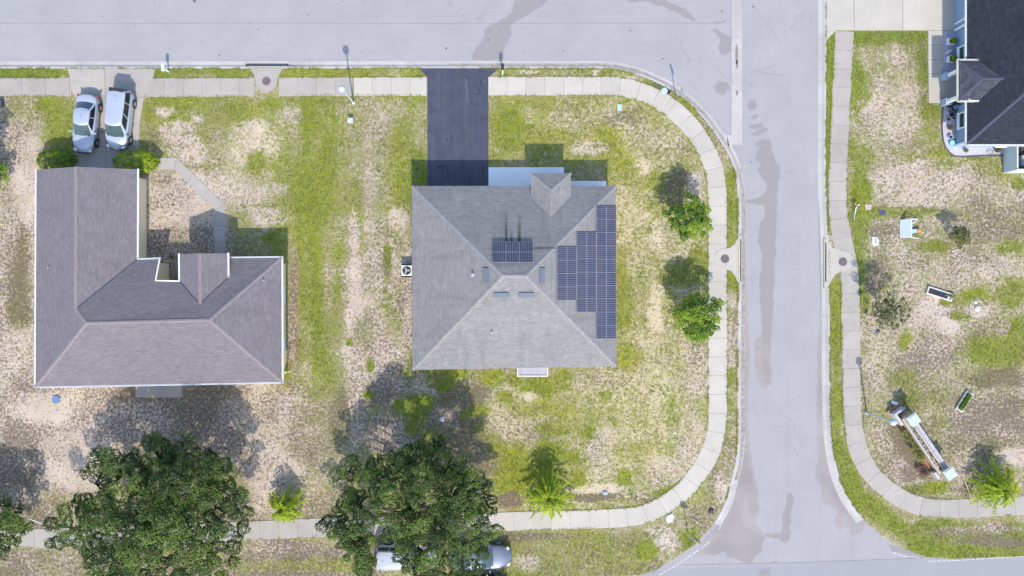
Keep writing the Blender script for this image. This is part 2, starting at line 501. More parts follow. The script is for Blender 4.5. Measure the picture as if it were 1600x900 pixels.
def axis(lo, hi, st, far):
    a = np.arange(lo, hi + st / 2, st); out = []; s = st; v = hi
    while v < far:
        s *= 1.35; v += s; out.append(v)
    out2 = []; s = st; v = lo
    while v > -far:
        s *= 1.35; v -= s; out2.append(v)
    return np.concatenate([out2[::-1], a, out])

def grid(xs, ys):
    X, Y = np.meshgrid(xs, ys); nx, ny = len(xs), len(ys)
    i = np.arange((nx - 1) * (ny - 1)); r = i // (nx - 1); c = i % (nx - 1)
    a = r * nx + c
    return X.ravel(), Y.ravel(), np.stack([a, a + 1, a + nx + 1, a + nx], 1)

gx, gy, gf = grid(axis(-42, 42, .15, 900), axis(-24.5, 24.5, .15, 900))
ins = inside(ROAD, gx, gy)
d, bx, by = nearest(ROAD, gx, gy)
snap = d < .085
gx = np.where(snap, bx, gx); gy = np.where(snap, by, gy)
ins &= ~snap

# ---- ground cover painted as fractions: bare sand, lush grass, thatch/litter, yellowness
PX = gx * PPM + 800; PY = 450 - gy * PPM
wob = (fbm(gx * .55, gy * .55, 3) - .5); wob2 = (fbm(gx * .55 + 40, gy * .55, 9) - .5)
cov = np.zeros((len(gx), 4)); cov[:] = (.34, .34, .22, .45)
def paint(cx, cy, rx, ry, sand=None, lush=None, lit=None, yel=None, w=1.0, soft=.45, ang=0, wobble=1.0):
    dx = PX - cx + wob * 30 * wobble * min(1, rx / 30); dy = PY - cy + wob2 * 30 * wobble * min(1, ry / 30)
    if ang:
        a = math.radians(ang); dx, dy = dx * math.cos(a) + dy * math.sin(a), -dx * math.sin(a) + dy * math.cos(a)
    r = np.hypot(dx / rx, dy / ry)
    f = np.clip((1 + soft - r) / (2 * soft), 0, 1); f = f * f * (3 - 2 * f) * w
    for k, v in enumerate((sand, lush, lit, yel)):
        if v is not None: cov[:, k] += (v - cov[:, k]) * f
def rect(x0, y0, x1, y1, **k):
    """soft-edged rectangle"""
    sf = k.pop('edge', 14); w = k.pop('w', 1)
    ddx = np.maximum(x0 - PX, PX - x1) + wob * 34; ddy = np.maximum(y0 - PY, PY - y1) + wob2 * 34
    f = np.clip(.5 - np.maximum(ddx, ddy) / (2 * sf), 0, 1); f = f * f * (3 - 2 * f) * w
    for j, n in enumerate(('sand', 'lush', 'lit', 'yel')):
        if n in k: cov[:, j] += (k[n] - cov[:, j]) * f

# left plot
rect(-900, 155, 62, 900, sand=.66, lush=.22, lit=.46, yel=.5, edge=20)
paint(35, 175, 45, 16, sand=.42, lush=.5, lit=.3, yel=.5)
paint(95, 195, 30, 40, sand=.15, lush=.72, lit=.2, yel=.45)
paint(85, 165, 35, 12, sand=.2, lush=.75, lit=.15, yel=.4)
paint(40, 300, 22, 60, sand=.85, lit=.25, lush=.15)
paint(28, 440, 18, 90, sand=.18, lush=.35, lit=.72)
paint(5, 380, 22, 80, sand=.6, lush=.3, lit=.5)
paint(20, 560, 40, 40, sand=.75, lit=.35)
rect(20, 600, 470, 690, sand=.82, lush=.08, lit=.60, yel=.5, edge=25)
paint(88, 640, 55, 26, sand=.95, lit=.2)
paint(170, 640, 50, 30, sand=.80, lit=.5)
paint(250, 615, 70, 12, sand=.3, lit=.88)
paint(320, 640, 60, 40, sand=.45, lit=.72)
paint(200, 660, 60, 22, sand=.85, lit=.50)
paint(380, 660, 45, 50, sand=.70, lit=.55)
paint(110, 720, 75, 45, sand=.95, lush=.1, lit=.28)
paint(30, 720, 45, 50, sand=.55, lit=.68)
rect(-900, 775, 600, 830, sand=.45, lit=.6, lush=.25, w=.8)
paint(330, 700, 80, 30, sand=.6, lit=.66)
paint(430, 720, 40, 80, sand=.86, lush=.12, lit=.30)
paint(440, 640, 60, 60, sand=.62, lush=.25, lit=.40)
paint(490, 690, 40, 40, sand=.42, lush=.2, lit=.5)
# courtyard
rect(230, 262, 350, 400, sand=.80, lush=.12, lit=.34, edge=12)
paint(300, 380, 60, 22, sand=.62, lush=.3, lit=.60)
paint(250, 275, 22, 16, sand=.55, lush=.35, lit=.45)
paint(250, 400, 30, 40, sand=.70, lush=.1, lit=.52)
# front left lawn
rect(222, 150, 420, 262, sand=.26, lush=.60, lit=.24, yel=.55, edge=10)
paint(262, 172, 18, 10, sand=.8); paint(275, 208, 26, 16, sand=.86, lit=.2); paint(300, 235, 36, 18, sand=.82, lit=.25)
paint(313, 186, 12, 7, sand=.85); paint(240, 222, 12, 26, sand=.25, lush=.5, lit=.5)
paint(300, 160, 60, 10, lush=.72, sand=.15); paint(355, 185, 38, 30, lush=.68, sand=.18, yel=.5)
paint(352, 285, 30, 34, sand=.70, lush=.2, lit=.4)
paint(420, 240, 70, 42, sand=.66, lush=.40, lit=.16, yel=.7)
paint(455, 235, 34, 20, sand=.84, lush=.3, lit=.05, yel=.85)
paint(400, 205, 30, 18, sand=.70, lit=.15)
paint(340, 235, 18, 34, sand=.5, lush=.35, lit=.35)
paint(375, 300, 34, 30, sand=.62, lit=.3)
paint(400, 255, 14, 18, sand=.12, lush=.8, yel=.5)
rect(425, 150, 560, 600, sand=.22, lush=.60, lit=.22, yel=.5, edge=20)
paint(492, 175, 8, 30, lush=.85, sand=.1, yel=.45); paint(524, 182, 6, 30, lush=.85, sand=.1, yel=.45)
paint(465, 160, 60, 10, lush=.75, sand=.1); paint(620, 158, 50, 9, lush=.75, sand=.12)
paint(452, 190, 24, 26, sand=.42, lush=.5); paint(600, 175, 40, 18, sand=.40, lush=.35)
paint(520, 260, 28, 60, lush=.80, sand=.08, yel=.55); paint(480, 330, 26, 44, lush=.80, sand=.1, yel=.5)
paint(480, 390, 22, 50, lush=.86, sand=.08, yel=.5); paint(478, 470, 20, 46, lush=.9, sand=.06, yel=.4)
paint(505, 450, 14, 60, lush=.75, sand=.15); paint(487, 540, 28, 40, lush=.78, sand=.15, yel=.5)
paint(498, 590, 30, 40, lush=.75, sand=.15, yel=.55)
paint(458, 500, 8, 120, sand=.42, lush=.2, lit=.55); paint(455, 570, 14, 30, sand=.4, lit=.4)
paint(420, 340, 30, 14, sand=.72, lit=.2); paint(424, 372, 14, 10, lush=.9, sand=.05)
paint(375, 385, 20, 20, sand=.45, lush=.55, lit=.5); paint(425, 300, 24, 16, sand=.62)
rect(535, 155, 645, 600, sand=.35, lush=.50, lit=.28, yel=.5, edge=20)
paint(580, 250, 30, 90, sand=.32, lush=.34, lit=.36); paint(625, 260, 22, 60, lush=.62, sand=.2, yel=.7)
paint(553, 380, 8, 55, sand=.74, lit=.3); paint(558, 470, 11, 60, sand=.82, lit=.25); paint(552, 540, 14, 50, sand=.8, lit=.3)
paint(624, 345, 15, 20, sand=.93, lit=.15); paint(620, 390, 18, 30, sand=.8, lit=.3); paint(595, 360, 22, 20, sand=.5, lit=.45)
paint(590, 420, 22, 60, sand=.55, lush=.35, lit=.42); paint(622, 450, 14, 40, sand=.74, lit=.4); paint(635, 500, 8, 60, sand=.72, lit=.5)
paint(580, 520, 26, 40, sand=.45, lush=.35, lit=.42); paint(605, 400, 6, 20, lush=.85, sand=.1)
paint(565, 590, 22, 46, sand=.76, lit=.42); paint(560, 650, 20, 40, sand=.74, lit=.45)
paint(600, 560, 30, 22, sand=.70, lit=.48); paint(600, 610, 30, 24, sand=.45, lush=.35, lit=.70)
paint(510, 655, 50, 30, sand=.42, lush=.25, lit=.42); paint(530, 650, 16, 40, sand=.3, lit=.68)
paint(650, 300, 20, 26, lush=.85, sand=.1, yel=.4); paint(655, 265, 14, 28, lush=.92, sand=.05, yel=.1)
paint(580, 572, 7, 8, lush=1, sand=0, lit=0, yel=.2, soft=.2); paint(577, 618, 9, 8, lush=1, sand=0, lit=0, yel=.4, soft=.2)
paint(546, 535, 5, 6, lush=.95, sand=0, lit=.1, yel=.4, soft=.3); paint(447, 580, 5, 6, lush=1, sand=0, lit=0, yel=.1)
# back lawn below main house
rect(600, 580, 790, 700, sand=.36, lush=.48, lit=.60, yel=.15, edge=20)
paint(652, 585, 44, 9, lush=.8, sand=.3, lit=.3, yel=.1); paint(640, 600, 30, 14, sand=.66, lit=.5); paint(672, 612, 30, 10, sand=.62, lit=.45)
paint(652, 635, 30, 19, lush=1, sand=.02, lit=.12, yel=.12, soft=.3); paint(688, 596, 30, 14, lush=.8, sand=.2, lit=.35)
paint(694, 607, 12, 10, lush=1, sand=0, lit=0, yel=.1); paint(715, 580, 16, 12, lush=.95, sand=.05, lit=.1, yel=.5)
paint(730, 620, 30, 16, lush=.4, sand=.25, lit=.78); paint(690, 650, 30, 14, sand=.55, lit=.7); paint(610, 680, 34, 26, sand=.72, lit=.58)
paint(745, 645, 20, 12, lush=.9, sand=.1, lit=.3, yel=.4); paint(728, 652, 10, 10, lush=1, sand=0, lit=.1, yel=.5)
paint(740, 668, 22, 14, sand=.3, lush=.3, lit=.85); paint(680, 690, 24, 22, lush=.75, sand=.1, lit=.5)
paint(642, 665, 10, 12, lush=.95, sand=.1, lit=.2, yel=.3); paint(760, 690, 40, 30, lush=.8, sand=.15, lit=.4, yel=.5)
rect(770, 600, 1110, 800, sand=.42, lush=.60, lit=.22, yel=.75, edge=16)
paint(770, 590, 20, 14, lush=.9, sand=.1, lit=.1, yel=.8); paint(790, 620, 14, 10, lush=.95, sand=.05, lit=.1, yel=.8)
paint(840, 604, 26, 15, lush=1, sand=.02, lit=.05, yel=.62); paint(805, 592, 12, 10, lush=1, sand=.05, yel=.7)
paint(852, 622, 8, 10, lush=1, sand=.05, yel=.7); paint(832, 622, 12, 8, sand=.9, lit=.05); paint(880, 590, 14, 16, lush=.9, sand=.1, yel=.5)
paint(800, 660, 40, 24, sand=.55, lush=.34, lit=.36, yel=.8); paint(850, 640, 50, 16, lush=.6, sand=.3, yel=.95)
paint(830, 690, 70, 22, sand=.52, lush=.35, lit=.42); paint(860, 672, 22, 10, lush=.95, sand=.05, yel=.7)
paint(800, 735, 34, 40, lush=.95, sand=.05, lit=.05, yel=.8); paint(770, 710, 18, 26, lush=.95, sand=.05, lit=.1, yel=.5)
paint(860, 710, 26, 26, lush=.9, sand=.1, lit=.1, yel=.5); paint(905, 750, 10, 18, lush=.95, sand=.05, lit=.05, yel=.7, soft=.25)
paint(890, 715, 12, 12, lush=.9, sand=.1, lit=.1, yel=.7)
for x, y, r in ((946, 615, 11), (978, 600, 9), (982, 675, 9), (920, 675, 10), (978, 740, 10), (1049, 628, 7), (925, 680, 9), (1005, 650, 5), (1060, 700, 7), (885, 600, 10), (973, 707, 9)):
    paint(x, y, r, r, lush=1, sand=.03, lit=.03, yel=.55, soft=.25)
paint(975, 752, 10, 10, lush=.95, sand=.05); paint(1033, 773, 26, 11, lush=.95, sand=.05, yel=.6, ang=-28)
paint(940, 700, 26, 40, sand=.6, lush=.45, lit=.3); paint(1000, 690, 40, 50, sand=.48, lush=.6, lit=.24, yel=1)
paint(1080, 690, 22, 60, sand=.66, lush=.3, lit=.3); paint(1045, 735, 36, 22, sand=.66, lush=.4, lit=.3)
paint(800, 780, 24, 12, sand=.15, lush=.1, lit=.92); paint(930, 776, 40, 10, sand=.15, lush=.1, lit=.95); paint(945, 765, 50, 8, sand=.9, lit=.2)
paint(1000, 775, 30, 10, sand=.6, lit=.4)
paint(720, 720, 60, 40, lush=.4, sand=.3, lit=.7)
# lawn right of the main house
rect(765, 150, 960, 262, sand=.33, lush=.58, lit=.20, yel=.75, edge=10)
rect(950, 155, 1105, 600, sand=.44, lush=.62, lit=.24, yel=.85, edge=16)
paint(790, 205, 28, 50, lush=.82, sand=.15, yel=.7); paint(840, 220, 40, 22, lush=.7, sand=.25, yel=.7); paint(850, 165, 70, 10, lush=.6, sand=.25, yel=.6)
paint(905, 185, 36, 24, sand=.48, lush=.5, lit=.35); paint(960, 215, 30, 20, lush=.8, sand=.25, yel=1); paint(985, 180, 40, 18, sand=.52, lush=.35, lit=.5)
paint(1010, 215, 36, 18, sand=.55, lush=.4, lit=.35); paint(925, 232, 30, 10, sand=.7, lit=.3); paint(1005, 262, 12, 14, sand=.85, lit=.1)
paint(1030, 285, 20, 14, lush=.8, sand=.15, yel=.8); paint(980, 260, 20, 24, lush=.7, sand=.3, yel=1)
paint(1065, 290, 34, 30, lush=.5, sand=.2, lit=.62, yel=.4); paint(1060, 245, 36, 16, sand=.45, lush=.55, lit=.4)
paint(1085, 300, 14, 30, sand=.7, lit=.2); paint(1024, 370, 10, 24, sand=.9, lit=.15); paint(1015, 360, 6, 8, lush=.9, sand=0)
paint(990, 350, 30, 60, sand=.50, lush=.5, yel=.8); paint(1085, 400, 16, 12, sand=.8); paint(1090, 410, 22, 20, lush=.85, sand=.15, yel=.8)
paint(1070, 430, 34, 20, lush=.9, sand=.1, lit=.35, yel=.4); paint(970, 450, 16, 60, lush=.75, sand=.2, yel=.8)
paint(1025, 500, 12, 50, sand=.86, lush=.4, yel=1); paint(1020, 560, 40, 40, sand=.58, lush=.55, yel=.95); paint(980, 560, 20, 24, lush=.8, sand=.3, yel=1)
paint(1085, 560, 22, 60, sand=.62, lush=.3, lit=.4); paint(1000, 620, 50, 30, sand=.56, lush=.65, yel=1)
paint(960, 590, 26, 16, sand=.66, lit=.4); paint(930, 600, 50, 14, sand=.5, lush=.4, lit=.4)
# verges
rect(-900, 104, 112, 123, sand=.02, lush=1, lit=.1, yel=.18, edge=4); rect(238, 104, 400, 124, sand=.12, lush=.86, lit=.2, yel=.3, edge=5)
rect(432, 104, 668, 124, sand=.14, lush=.74, lit=.25, yel=.65, edge=5); rect(762, 104, 990, 122, sand=.30, lush=.64, lit=.28, yel=.6, edge=5)
paint(600, 115, 22, 6, sand=.25, lush=.2, lit=.4, yel=1); paint(825, 112, 18, 3, sand=.95); paint(930, 114, 5, 5, sand=.95)
paint(1025, 140, 30, 12, lush=.72, sand=.2, lit=.35, yel=.4, ang=30); paint(1035, 138, 12, 8, sand=.4, lit=.7)
paint(1075, 175, 26, 10, lush=.8, sand=.15, yel=.5, ang=45); paint(1110, 215, 22, 10, sand=.35, lush=.6, lit=.45, ang=55)
rect(1130, 265, 1156, 700, sand=.12, lush=.85, lit=.15, yel=.35, edge=6); rect(1132, 460, 1156, 580, sand=.62, lush=.35, lit=.4, edge=8)
rect(1132, 590, 1156, 700, sand=.4, lush=.6, lit=.3, yel=.5, edge=8)
paint(1130, 740, 20, 60, sand=.40, lush=.55, lit=.35, ang=15); paint(1128, 765, 10, 22, sand=.8); paint(1100, 800, 34, 20, sand=.4, lush=.5, lit=.45, ang=-45)
rect(380, 846, 600, 912, sand=.46, lush=.28, lit=.62, yel=.6, edge=8); paint(480, 885, 90, 12, sand=.2, lush=.6, lit=.42, yel=.8)
paint(440, 855, 60, 8, sand=.6, lush=.2, lit=.6); rect(-900, 860, 380, 950, sand=.4, lush=.3, lit=.6, w=.8)
rect(780, 832, 1030, 912, sand=.20, lush=.58, lit=.40, yel=.42, edge=8); paint(830, 838, 60, 6, sand=.4, lit=.75); paint(820, 880, 18, 14, sand=.6, lit=.3)
paint(1013, 862, 18, 15, lush=1, sand=0, lit=.05, yel=.6, soft=.3); paint(1045, 848, 20, 16, sand=.74, lit=.35); paint(1030, 828, 20, 8, sand=.6, lit=.4)
paint(1075, 840, 16, 14, lush=.9, sand=.15, yel=.5)
# right plot
rect(1325, 40, 1700, 780, sand=.47, lush=.38, lit=.36, yel=.45, edge=8)
rect(1286, 40, 1308, 350, sand=.02, lush=1, lit=.04, yel=.3, edge=5)
rect(1330, 45, 1352, 470, sand=.16, lush=.84, lit=.14, yel=.35, edge=9)
paint(1392, 58, 60, 12, lush=.95, sand=.1, yel=.3); paint(1442, 105, 10, 55, lush=.9, sand=.12, yel=.3)
paint(1400, 100, 30, 30, sand=.54, lush=.45, lit=.3); paint(1405, 92, 16, 12, sand=.76, lush=.4); paint(1402, 140, 40, 16, sand=.64, lit=.3)
paint(1385, 172, 46, 26, sand=.74, lit=.30); paint(1395, 205, 50, 20, sand=.66, lit=.35); paint(1455, 178, 20, 18, lush=.85, sand=.15, yel=.35)
paint(1450, 215, 18, 26, lush=.66, sand=.3, lit=.3); paint(1345, 222, 10, 14, sand=.6); paint(1350, 250, 16, 20, lush=.7, sand=.2)
paint(1470, 245, 60, 14, lush=.74, sand=.3, lit=.25, yel=.4); paint(1560, 262, 40, 20, lush=.62, sand=.35, lit=.35)
paint(1440, 290, 90, 34, sand=.74, lush=.42, lit=.30, yel=.3); paint(1390, 300, 30, 22, sand=.66, lush=.5); paint(1345, 300, 14, 36, lush=.95, sand=.04, yel=.35)
paint(1560, 310, 50, 30, sand=.55, lush=.3, lit=.46); paint(1592, 287, 12, 10, lush=.9, sand=.1)
paint(1360, 330, 26, 10, lush=.85, sand=.2); paint(1420, 330, 40, 8, lush=.7, sand=.3); paint(1380, 360, 26, 16, sand=.5, lit=.55)
paint(1460, 385, 22, 8, lush=.9, sand=.1, yel=.4); paint(1560, 350, 60, 30, sand=.42, lush=.3, lit=.55); paint(1400, 400, 40, 20, sand=.58, lit=.4)
paint(1520, 420, 70, 26, sand=.62, lush=.25, lit=.42); paint(1580, 385, 24, 14, lush=.8, sand=.2, yel=.5)
paint(1352, 440, 10, 50, lush=.8, sand=.15, lit=.3, yel=.1); paint(1370, 430, 20, 30, lush=.3, sand=.4, lit=.66)
paint(1460, 490, 34, 26, sand=.88, lush=.15, lit=.30); paint(1480, 510, 18, 12, sand=.9, lit=.2); paint(1420, 470, 18, 24, sand=.6, lit=.4)
paint(1522, 466, 22, 12, lush=.95, sand=.05, lit=.1, yel=.35); paint(1476, 473, 10, 6, lush=1, sand=0); paint(1580, 455, 24, 24, lush=.8, sand=.2, lit=.3, yel=.5)
paint(1500, 493, 18, 8, lush=.8, sand=.1); paint(1535, 480, 24, 14, sand=.74, lit=.35); paint(1418, 535, 12, 22, lush=.97, sand=.03, lit=.08, yel=.7)
paint(1560, 545, 50, 30, lush=.9, sand=.1, lit=.25, yel=.5); paint(1590, 520, 16, 30, lush=.9, sand=.1, lit=.3); paint(1540, 510, 34, 16, lush=.6, sand=.45, lit=.5)
paint(1370, 560, 26, 36, sand=.56, lush=.42, lit=.30, yel=.6); paint(1450, 560, 40, 40, sand=.52, lush=.22, lit=.56)
paint(1420, 590, 30, 14, lush=.74, sand=.3, yel=.6); paint(1465, 600, 24, 30, sand=.42, lush=.5, lit=.4, yel=.6)
paint(1560, 590, 50, 16, lush=.5, sand=.2, lit=.72); paint(1550, 650, 70, 36, sand=.52, lush=.15, lit=.68)
paint(1380, 640, 24, 40, lush=.45, sand=.5, lit=.3); paint(1440, 625, 30, 16, lush=.6, sand=.35); paint(1470, 665, 22, 20, lush=.6, sand=.3, lit=.5)
paint(1520, 700, 50, 26, lush=.42, sand=.4, lit=.62); paint(1590, 715, 30, 14, sand=.9, lush=.1, lit=.3); paint(1505, 725, 18, 20, sand=.72, lit=.45)
paint(1385, 700, 18, 50, sand=.55, lit=.5, lush=.4); paint(1410, 735, 20, 20, sand=.66, lit=.42); paint(1465, 762, 26, 10, lush=.95, sand=.05, lit=.1, yel=.5)
paint(1430, 765, 16, 8, lush=.7, sand=.2, lit=.5); paint(1500, 765, 22, 8, sand=.5, lit=.55)
paint(1425, 700, 14, 50, sand=.12, lush=.1, lit=.95, ang=-38); paint(1420, 740, 12, 12, lit=.8, sand=.4)
rect(1298, 428, 1318, 700, sand=.10, lush=.82, lit=.25, yel=.5, edge=6)
paint(1325, 740, 14, 60, sand=.06, lush=.92, lit=.2, yel=.35, ang=-20, wobble=.3); paint(1370, 800, 60, 16, sand=.06, lush=.92, lit=.22, yel=.35, ang=38, wobble=.3)
rect(1420, 812, 1700, 880, sand=.10, lush=.86, lit=.30, yel=.38, edge=6); paint(1500, 830, 60, 8, sand=.35, lush=.5, lit=.55); paint(1560, 826, 40, 7, sand=.7, lit=.5)
paint(1560, 848, 60, 9, sand=.12, lush=.3, lit=.82); paint(1480, 858, 60, 8, lush=.98, sand=.02, lit=.08, yel=.4)
# broad irregularity
cov[:, 0] += (fbm(gx * .22, gy * .22, 31) - .5) * .22
cov[:, 1] += (fbm(gx * .30, gy * .30, 41) - .5) * .30
cov[:, 2] += (fbm(gx * .35 + 7, gy * .35, 51) - .5) * .22
cov[:, 3] += (fbm(gx * .25, gy * .25, 61) - .5) * .5
cov[:, 0] += (fbm(gx * .8, gy * .8, 71, 3) - .5) * .42
cov[:, 1] += (fbm(gx * .9, gy * .7, 81, 3) - .5) * .62
cov[:, 2] += (fbm(gx * .9, gy * .9, 91, 3) - .5) * .40
mow = np.clip((PX - 425) / 20, 0, 1) * np.clip((665 - PX) / 20, 0, 1) * np.clip((PY - 150) / 20, 0, 1) * np.clip((620 - PY) / 30, 0, 1)
st_ = vnoise(gx * 1.25, gy * .13, 121) - .5
cov[:, 1] += st_ * .75 * mow; cov[:, 0] -= st_ * .4 * mow
cov = np.clip(cov, 0, 1)
gz = (fbm(gx * .8, gy * .8, 5) - .5) * .03
gz = np.where(ins, -.35, np.where(snap, 0.0, gz))
ground = np_mesh("ground", np.stack([gx, gy, gz], 1), gf, M_ground, colors=cov, cname="cover")
struct(ground)

def cover_at(x, y):
    """nearest painted cover at world points inside the dense area"""
    xs = axis(-42, 42, .15, 900); ys = axis(-24.5, 24.5, .15, 900)
    ix = np.clip(np.searchsorted(xs, x), 0, len(xs) - 1); iy = np.clip(np.searchsorted(ys, y), 0, len(ys) - 1)
    return cov[iy * len(xs) + ix]

# ---- road
rx, ry, rf = grid(axis(-42, 42, .14, 900), axis(-24.5, 24.5, .14, 900))
rin = inside(ROAD, rx, ry); rd, _, _ = nearest(ROAD, rx, ry)
vm = rin | (rd < .9)
keep = vm[rf].any(1)
rf = rf[keep]
u, inv = np.unique(rf, return_inverse=True)
rx, ry = rx[u], ry[u]; rf = inv.reshape(rf.shape)
RX = rx * PPM + 800; RY = 450 - ry * PPM
def soft(poly, px=4.0):
    s = inside(poly, RX, RY); dd, _, _ = nearest(poly, RX, RY)
    return np.clip(.5 + np.where(s, dd, -dd) / (2 * px), 0, 1)
stain = np.zeros(len(rx)); brown = np.zeros(len(rx)); dark = np.zeros(len(rx))
for poly in (
    [(808, -30), (800, 18), (785, 30), (760, 42), (752, 62), (740, 80), (736, 94), (787, 94), (790, 68), (800, 55), (797, 40), (820, 25), (850, 8), (870, -30)],
    [(960, -20), (980, 2), (1015, 2), (1040, 12), (1068, 25), (1085, 34), (1089, 30), (1072, 14), (1045, 3), (1030, -20)],
    [(1113, 35), (1130, 31), (1135, 31), (1129, 37), (1115, 37)],
    [(1110, 46), (1120, 44), (1133, 53), (1143, 58), (1143, 83), (1130, 85), (1122, 75), (1127, 62), (1120, 52)],
    [(1116, 136), (1124, 126), (1137, 128), (1140, 138), (1132, 149), (1120, 146)],
    [(1171, 127), (1176, 128), (1178, 137), (1173, 139)], [(1170, 158), (1180, 157), (1183, 165), (1176, 172), (1170, 168)],
    [(1172, 184), (1184, 177), (1186, 182), (1176, 187)], [(1170, 196), (1190, 190), (1196, 196), (1182, 203)],
    [(1176, 208), (1197, 197), (1200, 204), (1186, 212), (1174, 212)],
    [(1182, 224), (1190, 215), (1203, 218), (1207, 232), (1212, 250), (1219, 262), (1216, 300), (1214, 350), (1212, 400), (1209, 470), (1206, 520), (1204, 560),
     (1203, 598), (1196, 598), (1190, 560), (1192, 520), (1188, 480), (1187, 440), (1191, 400), (1185, 375), (1188, 350), (1196, 335), (1195, 322), (1180, 318),
     (1166, 317), (1166, 312), (1182, 310), (1196, 303), (1199, 290), (1187, 275), (1183, 264), (1192, 258), (1180, 250), (1180, 240), (1188, 232)],
    [(1232, 768), (1237, 772), (1242, 780), (1236, 800), (1235, 845), (1229, 850), (1220, 842), (1195, 840), (1195, 834), (1222, 834), (1224, 800)],
    [(1236, 780), (1243, 778), (1240, 786)], [(1201, 864), (1206, 864), (1206, 870), (1201, 869)], [(1206, 876), (1219, 878), (1217, 881), (1206, 881)],
    [(1182, 882), (1190, 890), (1203, 888), (1204, 900), (1186, 900)],
    [(1113, 842), (1140, 838), (1150, 815), (1175, 830), (1195, 838), (1190, 860), (1172, 882), (1150, 874), (1137, 868), (1135, 860), (1115, 868), (1103, 866)],
    [(1155, 690), (1168, 712), (1176, 745), (1185, 775), (1184, 800), (1172, 805), (1166, 770), (1158, 820), (1130, 850), (1126, 840), (1145, 800), (1152, 740)],
    [(1280, 740), (1300, 742), (1325, 790), (1344, 812), (1338, 816), (1312, 796), (1298, 770)],
    [(1388, 852), (1410, 855), (1450, 870), (1448, 873), (1420, 868), (1395, 862)],
):
    stain = np.maximum(stain, soft(poly, 5))
for poly in (
    [(1150, 440), (1164, 455), (1169, 500), (1172, 560), (1166, 640), (1172, 700), (1178, 740), (1188, 780), (1182, 820), (1196, 838), (1170, 880), (1150, 876), (1136, 862), (1110, 868), (1085, 870), (1100, 845), (1125, 815), (1140, 780), (1150, 720)],
    [(1180, 530), (1205, 520), (1206, 600), (1196, 608), (1180, 580)],
    [(1283, 470), (1299, 470), (1300, 560), (1302, 680), (1308, 740), (1322, 780), (1352, 812), (1348, 835), (1332, 836), (1325, 822), (1312, 830), (1303, 818),
     (1310, 800), (1298, 792), (1285, 782), (1284, 762), (1274, 745), (1278, 720), (1277, 690), (1278, 540)],
    [(1290, 150), (1298, 150), (1298, 480), (1284, 480)],
):
    brown = np.maximum(brown, soft(poly, 5))
brown = np.maximum(brown, soft([(1162, 440), (1168, 470), (1169, 640), (1162, 690)], 4))
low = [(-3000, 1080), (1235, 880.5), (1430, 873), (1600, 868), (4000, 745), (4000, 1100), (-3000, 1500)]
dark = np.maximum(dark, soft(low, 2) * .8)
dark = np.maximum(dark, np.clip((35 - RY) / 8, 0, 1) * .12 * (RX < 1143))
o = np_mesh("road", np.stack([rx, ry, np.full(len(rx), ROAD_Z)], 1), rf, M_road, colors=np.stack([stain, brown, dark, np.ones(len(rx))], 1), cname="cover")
struct(o)

# paving seams and cracks as thin tar lines
M_seam = plain("tar_line", (0.13, 0.13, 0.145), .8, var=.2)
def flat_line(mb, pts, w, z):
    pts = [Vector((*p, z)) for p in px2(pts)]
    for a, b in zip(pts, pts[1:]):
        d = (b - a).normalized(); n = Vector((-d.y, d.x, 0)) * w / 2
        mb.add([a - n, b - n, b + n, a + n], [(0, 1, 2, 3)])
mb = MB()
flat_line(mb, [(-400, 35.5), (300, 35.8), (770, 36), (1085, 35.5), (1113, 36)], .022, ROAD_Z + .004)
flat_line(mb, [(1060, 883.5), (1235, 880), (1320, 877), (1432, 873)], .03, ROAD_Z + .004)
flat_line(mb, [(1231, 590), (1231, 690), (1233, 760)], .012, ROAD_Z + .004)
flat_line(mb, [(1226, 680), (1240, 700), (1250, 715)], .02, ROAD_Z + .004)
flat_line(mb, [(1143, 0), (1143, 206)], .03, ROAD_Z + .004)
flat_line(mb, [(1279.5, -60), (1279.5, 300), (1283.5, 470)], .03, ROAD_Z + .004)
struct(mb.build("road_seam", M_seam))
# worn white edge line of the lower street
M_line = plain("worn_road_paint", (0.42, 0.42, 0.42), .8, var=.4, nscale=9)
mb = MB()
def dashes(pts, w, on, off, z):
    a = np.array(px2(pts)); L = arclen(a); s = 0
    while s < L[-1] - on:
        q = [(np.interp(t, L, a[:, 0]), np.interp(t, L, a[:, 1])) for t in (s, s + on)]
        d = Vector(q[1]) - Vector(q[0]); n = Vector((-d.y, d.x)).normalized() * w / 2
        q0, q1 = Vector(q[0]), Vector(q[1])
        mb.add([(*(q0 - n), z), (*(q1 - n), z), (*(q1 + n), z), (*(q0 + n), z)], [(0, 1, 2, 3)])
        s += on + off * random.uniform(.6, 1.4)
dashes([(1030, 899), (1050, 888), (1063, 880), (1080, 868), (1095, 858), (1111, 845)], .075, .28, .12, ROAD_Z + .008)
dashes([(1396, 864), (1406, 867), (1418, 871)], .09, .3, .12, ROAD_Z + .008)
dashes([(1450, 877.5), (1500, 876), (1560, 872), (1640, 868), (1900, 855)], .075, .30, .08, ROAD_Z + .008)
dashes([(1124, 827), (1130, 820)], .08, .2, .1, ROAD_Z + .008)
struct(mb.build("road_edge_line", M_line))

